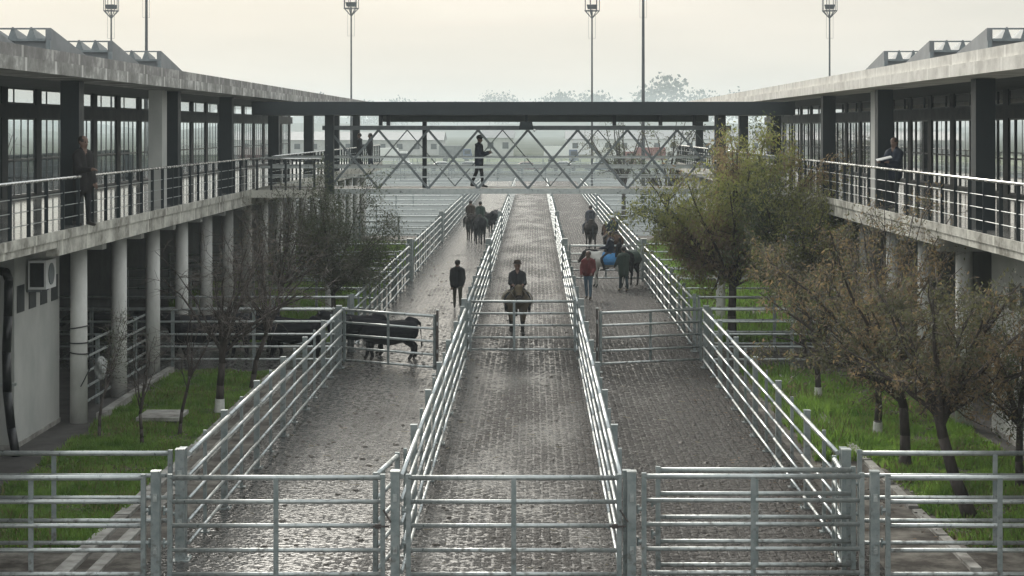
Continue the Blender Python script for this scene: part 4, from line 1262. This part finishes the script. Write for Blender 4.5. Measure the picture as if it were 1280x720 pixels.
def horse(label, loc, yaw, coat, points, mane, step=0.0, neck=0.0, saddle=None, cloth_m=None, scale=1.0, turn=0.0, group='horses in the lanes'):
    t = thing('horse', label, 'horse', loc, yaw, group)
    t.scale = (scale,) * 3
    V = Vector
    c = []
    for sx in (-1, 1):
        c += [(V((sx * .06, .42, 1.10)), .25, V((sx * .07, 0, 1.07)), .27, 0), (V((sx * .07, 0, 1.07)), .27, V((sx * .08, -.48, 1.14)), .25, 0)]
    c += [(V((0, .55, 1.20)), .24, V((0, .35, 1.24)), .24, 0), (V((0, -.5, 1.2)), .22, V((0, -.7, 1.12)), .18, 0)]
    nx = math.sin(turn)
    nk = V((nx * .3, .98, 1.66 + neck)); hd2 = V((nx * .5, 1.25, 1.28 + neck))
    c += [(V((0, .56, 1.22)), .21, V((nx * .15, .78, 1.46 + neck * .5)), .15, 0), (V((nx * .15, .78, 1.46 + neck * .5)), .15, nk, .115, 0),
          (nk, .118, nk.lerp(hd2, .55), .085, 0), (nk.lerp(hd2, .55), .085, hd2, .062, 1)]
    for sx in (-1, 1):
        c.append((nk + V((sx * .06, -.03, .09)), .028, nk + V((sx * .075, -.03, .19)), .012, 1))
        f = step * sx
        c += [(V((sx * .14, .47, 1.02)), .15, V((sx * .14, .50, .82)), .10, 0), (V((sx * .14, .50, .82)), .10, V((sx * .13, .52 + f * .5, .50)), .058, 0),
              (V((sx * .13, .52 + f * .5, .50)), .055, V((sx * .13, .52 + f, .14)), .040, 1), (V((sx * .13, .52 + f, .13)), .042, V((sx * .13, .57 + f, .045)), .055, 2)]
        c += [(V((sx * .15, -.56, 1.06)), .20, V((sx * .16, -.42, .80)), .13, 0), (V((sx * .16, -.42, .80)), .12, V((sx * .14, -.70 - f * .6, .50)), .062, 0),
              (V((sx * .14, -.70 - f * .6, .50)), .058, V((sx * .14, -.66 - f, .14)), .044, 1), (V((sx * .14, -.66 - f, .13)), .045, V((sx * .14, -.61 - f, .045)), .056, 2)]
    c += [(V((0, -.86, 1.22)), .05, V((0, -.97, .95)), .065, 3), (V((0, -.97, .95)), .065, V((0, -.96, .5)), .04, 3)]
    c += [(nk + V((0, -.08, .10)), .045, V((nx * .15, .70, 1.62 + neck * .5)), .05, 3), (V((nx * .15, .70, 1.62 + neck * .5)), .05, V((0, .45, 1.48)), .04, 3)]

    def extra(ex):
        for sx in (-1, 1):
            ex.ball(nk.lerp(hd2, .3) + V((sx * .088, .02, .03)), .02, 8, 2)
    fuse('body', c, [coat, points, SHOE, mane], t, .03, extra, 4)

    def put(mb, name, m, smooth=True):
        q = mb.build(name, m, smooth=smooth); q.parent = t; q.location = (0, 0, 0); return q
    if cloth_m:
        mb = MB(); n = 12
        for i in range(n):
            a0, a1 = math.pi * (i / n * 1.3 - .15), math.pi * ((i + 1) / n * 1.3 - .15)
            for R0, fl in ((.372, 0),):
                p = [V((R0 * math.cos(a), yy, 1.06 + .335 * math.sin(a) + .03)) for a, yy in ((a0, .22), (a1, .22), (a1, -.42), (a0, -.42))]
                q = [v + V((.018 * math.cos(a0), 0, .018)) for v in p]
                mb.hexa(p + q)
        put(mb, 'saddle_cloth', cloth_m, False)
    if saddle:
        mb = MB()
        mb.hexa([V(v) for v in ((-.20, -.30, 1.36), (.20, -.30, 1.36), (.18, .16, 1.36), (-.18, .16, 1.36), (-.12, -.26, 1.47), (.12, -.26, 1.47), (.11, .12, 1.455), (-.11, .12, 1.455))])
        mb.ball(V((0, .14, 1.50)), .07, 10); mb.ball(V((0, -.26, 1.48)), .10, 10, 0, (1.3, .5, .7))
        for sx in (-1, 1): mb.hexa([V(v) for v in ((sx * .33, -.12, 1.0), (sx * .36, -.12, 1.0), (sx * .36, .10, 1.0), (sx * .33, .10, 1.0), (sx * .19, -.16, 1.42), (sx * .22, -.16, 1.42), (sx * .22, .12, 1.42), (sx * .19, .12, 1.42))])
        put(mb, 'saddle', saddle)
        mb = MB()
        a, b = nk.lerp(hd2, .55), nk.lerp(hd2, .85)
        for p, rr in ((a, .094), (b, .076)):
            q = [p + V((rr * math.cos(w), .03 * math.sin(w), rr * math.sin(w))) for w in [2 * math.pi * i / 12 for i in range(13)]]
            mb.path(q, .010, 5)
        for sx in (-1, 1): mb.path([b + V((sx * .08, 0, 0)), V((sx * .2, .8, 1.45)), V((sx * .06, .28, 1.62))], .008, 5)
        put(mb, 'bridle', M['rust'])
    return t


def cow(label, loc, yaw, coat, scale=1.0, step=.08, headlow=0.0, group='black cattle in the cross lane'):
    t = thing('cow', label, 'cow', loc, yaw, group)
    t.scale = (scale,) * 3
    V = Vector
    c = []
    for sx in (-1, 1):
        c += [(V((sx * .10, .58, .84)), .33, V((sx * .14, 0, .80)), .37, 0), (V((sx * .14, 0, .80)), .37, V((sx * .14, -.58, .88)), .31, 0)]
        f = step * sx
        c += [(V((sx * .18, .58, .72)), .15, V((sx * .18, .60 + f * .4, .36)), .085, 0), (V((sx * .18, .60 + f * .4, .36)), .07, V((sx * .18, .60 + f, .12)), .055, 0), (V((sx * .18, .60 + f, .10)), .055, V((sx * .18, .65 + f, .05)), .06, 1)]
        c += [(V((sx * .19, -.64, .82)), .23, V((sx * .19, -.54, .58)), .15, 0), (V((sx * .19, -.54, .58)), .13, V((sx * .18, -.76 - f * .5, .38)), .075, 0), (V((sx * .18, -.76 - f * .5, .38)), .07, V((sx * .18, -.72 - f, .12)), .055, 0), (V((sx * .18, -.72 - f, .10)), .055, V((sx * .18, -.67 - f, .05)), .06, 1)]
        c.append((V((sx * .13, 1.18, 1.22 - headlow)), .03, V((sx * .26, 1.14, 1.20 - headlow)), .035, 0))
        c.append((V((sx * .10, 1.18, 1.27 - headlow)), .03, V((sx * .17, 1.22, 1.38 - headlow)), .015, 1))
    c += [(V((0, .0, 1.02)), .17, V((0, .6, 1.05)), .19, 0), (V((0, .65, 1.0)), .26, V((0, 1.08, 1.14 - headlow)), .18, 0), (V((0, 1.12, 1.17 - headlow)), .13, V((0, 1.42, .92 - headlow)), .085, 0),
          (V((0, -.78, 1.12)), .12, V((0, -.6, 1.15)), .15, 0), (V((0, -.93, 1.10)), .035, V((0, -.97, .55)), .025, 0), (V((0, -.97, .55)), .04, V((0, -.97, .38)), .035, 0)]
    fuse('body', c, [coat, SHOE], t, .03, None, 5)
    return t


def patch_coat(name, c1, c2, scale, thr):
    m = mat(name, c1, c2, rough=.6, scale=scale, lo=thr - .01, hi=thr + .01, detail=1)
    n, l = m.node_tree.nodes, m.node_tree.links
    tcn = n.new("ShaderNodeTexCoord")
    for q in list(m.node_tree.nodes):
        if q.type == 'MAPPING':
            for lk in list(q.inputs[0].links): l.remove(lk)
            l.new(tcn.outputs['Object'], q.inputs[0])
    return m


def coatm(name, c): return mat(name, c, tuple(v * 1.5 + .003 for v in c), rough=.9, scale=5, spec=.12)


TAN = coatm('coat_tan', (0.085, 0.068, 0.046)); BLACKC = coatm('coat_black', (0.008, 0.008, 0.010)); BROWNC = coatm('coat_brown', (0.055, 0.030, 0.018))
PIED = patch_coat('coat_piebald', (0.015, 0.014, 0.014), (0.55, 0.54, 0.50), 2.3, .47)
BAY = coatm('coat_dark_bay', (0.022, 0.018, 0.016))
navy = cloth('navy', (0.010, 0.016, 0.030)); blackc = cloth('black', (0.010, 0.011, 0.013)); olive = cloth('olive', (0.055, 0.055, 0.040))
greyc = cloth('grey_blue', (0.055, 0.060, 0.075)); red = cloth('red', (0.13, 0.022, 0.022)); jeans = cloth('jeans', (0.10, 0.16, 0.22))
dgreen = cloth('dark_green', (0.018, 0.035, 0.026)); brownc = cloth('brown', (0.040, 0.028, 0.020)); white = M['white']
bluec = cloth('bright_blue', (0.05, 0.20, 0.42)); teal = cloth('teal_dark', (0.014, 0.028, 0.034)); khaki = cloth('khaki', (0.14, 0.12, 0.085))
R90 = math.pi / 2

person('person in a black jacket walking away along the left lane, olive trousers', (-2.68, 62.7, .012), 0.08, blackc, olive, legA=(16, 10), legB=(-14, 12), armL=(-12, 18, 7), armR=(14, 22, 9), coat=.05)
t_, h_ = person('person in a navy jacket standing on the footbridge looking at a phone', (-1.83, 59.6, Z_FL - .012), -R90 - .15, navy, blackc, legA=(9, 4), legB=(-11, 10), armL=(14, 92, 4), armR=(18, 95, 4), coat=.12, hat=('cap', blackc))
ph = thing('mobile_phone', 'small dark mobile phone held by the person on the footbridge', 'phone', (0, 0, 0))
_m = t_.matrix_basis; _p = [Matrix.Translation(t_.location) @ Matrix.Rotation(t_.rotation_euler.z, 4, 'Z') @ h[0] for h in h_]
pm = (_p[0] + _p[1]) / 2
ph.location = pm; ORG[ph.name] = pm
mb = MB(); mb.box(pm.x - .008, pm.x + .008, pm.y - .038, pm.y + .038, pm.z - .01, pm.z + .14); mb.build('case', M['black'], ph)
mb = MB(); mb.box(pm.x - .012, pm.x - .0085, pm.y - .034, pm.y + .034, pm.z - .004, pm.z + .132); mb.build('screen', M['frame'], ph)

person('person in a dark brown coat standing beside the pillar on the left gallery', (-9.03, 36.0, Z_FL - .012), -R90 - .5, cloth('dark_brown', (0.010, 0.009, 0.009)), blackc, armL=(2, 25, 8), armR=(18, 75, 8), coat=.2, scale=1.04)
t2, h2 = person('person in a dark jacket holding pale papers on the right gallery', (8.78, 43.9, Z_FL - .012), R90 + .7, navy, blackc, armL=(25, 75, 6), armR=(25, 75, 8), coat=.1)
_p = [Matrix.Translation(t2.location) @ Matrix.Rotation(t2.rotation_euler.z, 4, 'Z') @ h[0] for h in h2]
pm = (_p[0] + _p[1]) / 2 + Vector((0, -.05, .03))
pa = thing('paper_sheaf', 'pale sheaf of papers in the hands of the person on the right gallery', 'papers', pm)
mb = MB(); mb.hexa([pm + Vector(v) for v in ((-.16, -.1, -.02), (.20, -.1, .06), (.20, .1, .10), (-.16, .1, .02), (-.16, -.1, -.005), (.20, -.1, .085), (.20, .1, .115), (-.16, .1, .035))])
mb.build('sheet', M['white'], pa)
person('person in black, left of two talking on the left gallery beyond the footbridge', (-8.55, 88.0, Z_FL - .012), 1.8, blackc, blackc, coat=.15)
person('person in black, right of two talking on the left gallery beyond the footbridge', (-8.5 + .42, 88.6, Z_FL - .012), -1.6 + math.pi, blackc, navy, coat=.15, armL=(30, 60, 6))
person('person in a red jacket and blue jeans walking down the right lane', (1.98, 66.2, .012), math.pi - .25, red, jeans, legA=(8, 6), legB=(-8, 8), armL=(10, 50, 12), armR=(6, 40, 12), shoes=brownc, scale=1.03)
person('person in a dark green coat and pale boots beside the piebald horse', (3.45, 69.6, .012), 0.4, dgreen, teal, coat=.25, legA=(10, 4), legB=(-8, 6), shoes=khaki, armL=(20, 40, 14), armR=(60, 30, 20))

# horses and riders
def rider(label, hloc, yaw, sc, top, legs, **kw):
    z = 1.38 * sc - .92 + hloc[2] + .06
    f = Vector((-math.sin(yaw), math.cos(yaw), 0)) * (-.06)
    return person(label, (hloc[0] + f.x, hloc[1] + f.y, z), yaw, top, legs, seated=True, armL=kw.pop('armL', (25, 60, 8)), armR=kw.pop('armR', (25, 60, 8)), **kw)


hl = (-.52, 55.0, .012)
horse('tan horse with dark face walking towards the camera in the middle lane', hl, math.pi + .05, TAN, BAY, BAY, step=.12, saddle=M['rust'], cloth_m=khaki, neck=-.12, scale=.97).scale = (1.22, .97, .97)
rider('rider in black with a brown brimmed hat on the tan horse', hl, math.pi + .05, .97, blackc, blackc, hat=('brim', brownc))
hl = (2.95, 71.3, .012)
horse('black and white piebald horse standing side on in the right lane', hl, R90 - .25, PIED, PIED, BLACKC, step=.08, saddle=M['rust'], cloth_m=bluec, neck=-.25, scale=.98)
rider('rider in a navy jacket with white shoulder stripes on the piebald horse', hl, R90 - .25, .98, navy, blackc, stripe=white)
horse('black horse standing behind the person in green in the right lane', (3.75, 71.9, .012), math.pi * .86, BLACKC, BLACKC, BLACKC, cloth_m=dgreen, neck=.0)
hl = (2.95, 95.0, .012)
horse('dark horse walking away in the right lane under a grey blue rider', hl, .12, BAY, BAY, BLACKC, step=.1, saddle=M['rust'])
rider('rider in a grey blue coat riding away along the right lane', hl, .12, 1, greyc, greyc, coat=.15)
hl = (3.65, 84.0, .012)
horse('brown horse near the outer right fence under a rider with a pale cap', hl, .35, BROWNC, BAY, BLACKC, step=.1, saddle=M['rust'])
rider('rider in dark clothes with a pale cap on the brown horse', hl, .35, 1, teal, blackc, hat=('cap', white))
hl = (-2.95, 98.5, .012)
horse('black horse walking away at the far end of the left lane', hl, -.1, BLACKC, BLACKC, BLACKC, step=.1, saddle=M['rust'], cloth_m=dgreen, scale=1.05)
rider('rider in a dark green coat at the far end of the left lane', hl, -.1, 1.05, dgreen, dgreen, coat=.1)
hl = (-3.6, 101.5, .012)
horse('dark bay horse beside the black horse at the far end of the left lane', hl, .15, BAY, BAY, BLACKC, step=.1, saddle=M['rust'])
rider('rider in brown on the dark bay horse in the left lane', hl, .15, 1, brownc, blackc)
cow('black cow nearest the half open gate, its rump in the left lane', (-3.95, 49.1, .012), R90 + .12, BLACKC, .90)
cow('black cow half hidden behind the one nearest the half open gate', (-4.95, 50.2, .012), R90 - .18, BLACKC, .92, step=-.1)
cow('black cow behind the left cross fence, first after the outer left lane fence', (-6.55, 49.3, .012), R90 - .3, BLACKC, .92, step=-.08)
cow('black cow behind the left cross fence, under the leaning bare tree', (-9.1, 49.2, .012), R90 + .55, BLACKC, 1.0, step=.1)
cow('black cow behind the left cross fence, deeper in the lane beside the leaning bare tree', (-7.75, 49.9, .012), math.pi * .82, BLACKC, 1.0)
cow('black cow behind the left cross fence, leftmost of the file', (-11.5, 49.4, .012), R90 + .1, BLACKC, 1.02)
cow('dark cow at the far end of the left lane beyond the riders, left one', (-3.3, 112, .012), .1, BAY, group='cattle far down the left lane')
cow('dark cow at the far end of the left lane beyond the riders, right one', (-2.5, 110, .012), -.1, BLACKC, group='cattle far down the left lane')


# ------------------------------------------------------------------ far yard beyond the bridge
def truck(label, x, y, body, cabm, L=6.5, yaw=0.0):
    t = thing('parked_truck', label, 'truck', (x, y, 0), yaw, group='trucks in the far yard')

    def put(mb, name, m):
        q = mb.build(name, m); q.parent = t; q.location = (0, 0, 0); return q
    mb = MB(); mb.box(-L / 2, L / 2 - 2.0, -1.15, 1.15, .9, 3.1); put(mb, 'cargo_box', body)
    mb = MB()
    a = L / 2 - 1.9
    mb.hexa([(a, -1.1, .5), (L / 2, -1.1, .5), (L / 2, 1.1, .5), (a, 1.1, .5), (a, -1.05, 2.5), (L / 2 - .45, -1.0, 2.5), (L / 2 - .45, 1.0, 2.5), (a, 1.05, 2.5)]); put(mb, 'cab', cabm)
    mb = MB(); mb.box(a + .3, L / 2 - .5, -1.12, -1.085, 1.5, 2.2); put(mb, 'window', M['frame'])
    for wx in (-L / 2 + 1.2, L / 2 - 1.2):
        for wy in (-.95, .95):
            mb = MB(); mb.tube((wx, wy - .14, .47), (wx, wy + .14, .47), .47, n=16); put(mb, 'wheel', M['black'])
    return t


redp = mat('red_paint', (0.20, 0.06, 0.05), (0.26, 0.09, 0.08), rough=.4); bluep = mat('blue_paint', (0.07, 0.11, 0.19), (0.10, 0.14, 0.23), rough=.4)
truck('white box truck parked far beyond the footbridge, left of the thick post', -24, 300, M['white'], M['white'])
truck('white box truck with a blue cab far behind the middle of the footbridge', 5, 330, M['white'], bluep)
truck('white truck with a red cab far beyond the footbridge on the right', 13.5, 300, M['white'], redp, 7)
truck('grey box truck with a blue cab beyond the footbridge by the far shed', -15, 345, M['roofdeck'], bluep)
truck('red box truck far right beyond the footbridge near the dark tree', 21, 310, redp, M['white'], 7)


def shed(label, x0, x1, y0, y1, h, wallm, roofm):
    t = thing('far_shed', label, 'shed', ((x0 + x1) / 2, y0, 0))
    mb = MB(); mb.box(x0, x1, y0, y1, 0, h); mb.build('wall', wallm, t)
    xm = (x0 + x1) / 2
    mb = MB()
    mb.hexa([(x0 - .4, y0 - .4, h + .01), (x1 + .4, y0 - .4, h + .01), (x1 + .4, y1 + .4, h + .01), (x0 - .4, y1 + .4, h + .01),
             (x0 - .4, (y0 + y1) / 2 - .3, h + 2), (x1 + .4, (y0 + y1) / 2 - .3, h + 2), (x1 + .4, (y0 + y1) / 2 + .3, h + 2), (x0 - .4, (y0 + y1) / 2 + .3, h + 2)])
    mb.build('roof', roofm, t)
    n = max(2, int((x1 - x0) / 4))
    for k in range(n):
        x = x0 + (k + .5) * (x1 - x0) / n
        mb = MB(); mb.box(x - .7, x + .7, y0 - .05, y0 - .003, h * .4, h * .75); mb.build('window', M['frame'], t)
    return t


shed('small pale house far beyond the footbridge behind the person on it', -12, -5, 420, 430, 4.2, M['wall'], M['roofdeck'])
shed('long low grey shed far beyond the footbridge on the left', -75, -22, 430, 445, 3.6, M['wall'], M['roofdeck'])
shed('long low white walled shed far beyond the footbridge on the right', 8, 60, 440, 455, 3.8, M['white'], M['roofdeck'])
YF = (219, 226, 234, 243, 254, 284, 296)
for i, y in enumerate(YF):
    r = thing('yard_fence', 'pipe fence', 'fence', (-30, y, 0), group='fences across the far yard')
    r["label"] = ('nearest', 'second nearest', 'third nearest', 'middle', 'third farthest', 'second farthest', 'farthest')[i] + ' of the seven pale pipe fences across the far yard'
    for z in (1.5, 1.0, .5):
        mb = MB(); mb.tube((-34, y, z), (34, y, z), .05, n=6); mb.build('rail', M['galv'], r)
    for k in range(24):
        mb = MB(); x = -34 + k * 2.95; mb.box(x - .06, x + .06, y + .06, y + .18, 0, 1.6); mb.build('post', M['galv_post'], r)

def car(label, x, y, paint, yaw=0.0):
    t = thing('parked_car', label, 'car', (x, y, 0), yaw, group='cars parked in the far yard')

    def put(mb, name, m):
        q = mb.build(name, m); q.parent = t; q.location = (0, 0, 0); return q
    mb = MB()
    prof = [(-2.1, .35), (-2.15, .75), (-2.0, .95), (-1.5, 1.0), (-.9, 1.45), (.4, 1.47), (1.1, 1.0), (1.95, .85), (2.1, .6), (2.1, .35)]
    b = len(mb.v); n = len(prof)
    for sy in (-.85, .85): mb.v += [(px_, sy * (.86 if pz > 1.2 else 1), pz) for px_, pz in prof]
    for i in range(n):
        j = (i + 1) % n; mb.f.append((b + i, b + j, b + n + j, b + n + i)); mb.m.append(0)
    mb.f.append(tuple(b + i for i in reversed(range(n)))); mb.m.append(0); mb.f.append(tuple(b + n + i for i in range(n))); mb.m.append(0)
    put(mb, 'body', paint)
    for sy in (-1, 1):
        mb = MB(); mb.hexa([(-1.3, sy * .80, 1.02), (.95, sy * .80, 1.02), (.95, sy * .865, 1.02), (-1.3, sy * .865, 1.02), (-.85, sy * .70, 1.40), (.35, sy * .70, 1.40), (.35, sy * .77, 1.40), (-.85, sy * .77, 1.40)])
        put(mb, 'window', M['frame'])
        for wx in (-1.3, 1.3):
            mb = MB(); mb.tube((wx, sy * .72, .32), (wx, sy * .88, .32), .32, n=14); put(mb, 'wheel', M['black'])
    return t


car('white car parked in the far yard left of the footbridge post', -13.5, 265, M['white'], .1)
car('silver car parked in the far yard left of the lanes', -9.5, 268, M['galv'], -.1)
car('red car parked in the far yard behind the middle lane', -1.0, 264, redp, .05)
car('white car parked in the far yard right of the middle lane', 4.5, 267, M['white'], -.05)
car('dark blue car parked in the far yard near the olive tree', 9.5, 262, bluep, .1)
car('white car parked in the far yard far left beyond the gallery end', -19, 266, M['white'], .0)
dr = mat('dark_shelter_roof', (0.02, 0.025, 0.027), (0.04, 0.045, 0.046), rough=1.0, scale=.4, spec=.0)
for sx, w in ((-1, 'left'), (1, 'right')):
    for k, (ya, yb) in enumerate(((30, 88), (92, 170))):
        t = thing('animal_shelter', '%s low dark roofed shelter outside the %s gallery' % (('nearer', 'farther')[k], w), 'shelter', (sx * 19, ya, 0))
        mb = MB(); mb.box(sx * 19, sx * 60, ya, yb, 3.6, 3.85); mb.build('roof', dr, t)
        mb = MB(); mb.box(sx * 19.6, sx * 19.9, ya + .3, yb - .3, 0, 3.59); mb.build('wall', M['dark_wall'], t)
        mb = MB(); mb.box(sx * 38, sx * 40, ya + 1, yb - 1, 3.852, 4.3); mb.build('ridge_vent', dr, t)
# far tree line: real trees of small leaf clumps
FT = []
R = random.Random(99)
fm = mat('far_foliage', (0.035, 0.045, 0.025), (0.07, 0.08, 0.045), rough=.8, scale=.2)
def far_tree(x, y, h, w, label, seed):
    t = thing('far_tree', label, 'tree', (x, y, 0), group='trees on the far horizon')
    mb = MB(); mb.tube((x, y, 0), (x, y, h * .5), w * .06, w * .03, 6); mb.build('trunk', M['bark'], t)
    r = np.random.RandomState(seed)
    n = 900
    # several boughs, each a cloud of leaf clumps
    bo = r.normal(0, 1, (14, 3)); bo /= np.linalg.norm(bo, axis=1)[:, None]
    bo = bo * np.array([w * .36, w * .36, h * .28]) + np.array([x, y, h * .64])
    k = r.randint(0, 14, n)
    P = bo[k] + r.normal(0, 1, (n, 3)) * np.array([w * .12, w * .12, h * .09])
    leaf_mesh('crown', P, r.uniform(.25, .6, n) * w * .16, [fm], t, seed, 0, .8)
    return t


spots = [(489, 520, 13, 11), (503, 560, 14, 12), (541, 560, 13, 9), (612, 620, 16, 9), (629, 540, 15, 12), (690, 560, 14, 14), (712, 540, 15, 16), (752, 560, 15, 18),
         (795, 560, 14, 15), (828, 470, 17, 18), (851, 560, 14, 10), (572, 640, 14, 10), (660, 660, 14, 14), (455, 540, 13, 12), (880, 500, 15, 14), (930, 520, 15, 14), (400, 540, 14, 14)]
for i, (px, Y, h, w) in enumerate(spots):
    Y, h, w = Y * 3.6, 6.3 + (h - 6.3) * 4.3, w * 3.0
    s = F / Y
    far_tree((px - 668) / s, Y, h, w, 'hazy tree on the far horizon behind the footbridge roof', 200 + i)
# low hedge mass and hills behind everything
mb = MB()
R = random.Random(3)
prev = None
for row, (yy, hb) in enumerate(((1500, 16), (2300, 30))):
    n = 90
    xs_ = [-1900 + 3800 * i / n for i in range(n + 1)]
    hs = [hb * (.55 + .25 * math.sin(i * .31 + row) + .2 * math.sin(i * .83 + 2 * row)) for i in range(n + 1)]
    for i in range(n):
        mb.hexa([(xs_[i], yy, -.5), (xs_[i + 1], yy, -.5), (xs_[i + 1], yy + 250, -.5), (xs_[i], yy + 250, -.5),
                 (xs_[i], yy + 60, hs[i]), (xs_[i + 1], yy + 60, hs[i + 1]), (xs_[i + 1], yy + 160, hs[i + 1]), (xs_[i], yy + 160, hs[i])])
tag(mb.build('hills', M['ground'], smooth=False), kind='structure')

# ------------------------------------------------------------------ haze
mb = MB(); mb.box(-2700, 2700, -30, 3100, -2.0, 34.0)
hz = bpy.data.materials.new('haze_air'); hz.use_nodes = True
hn, hl_ = hz.node_tree.nodes, hz.node_tree.links
hn.remove(hn["Principled BSDF"])
pv = hn.new("ShaderNodeVolumePrincipled")
pv.inputs['Color'].default_value = (0.86, 0.955, 1.0, 1)
pv.inputs['Density'].default_value = 0.0005
pv.inputs['Anisotropy'].default_value = 0.2
hl_.new(pv.outputs[0], hn["Material Output"].inputs['Volume'])
o = mb.build('haze', hz)
tag(o, 'pale even haze filling the air over the market', 'haze', kind='stuff')
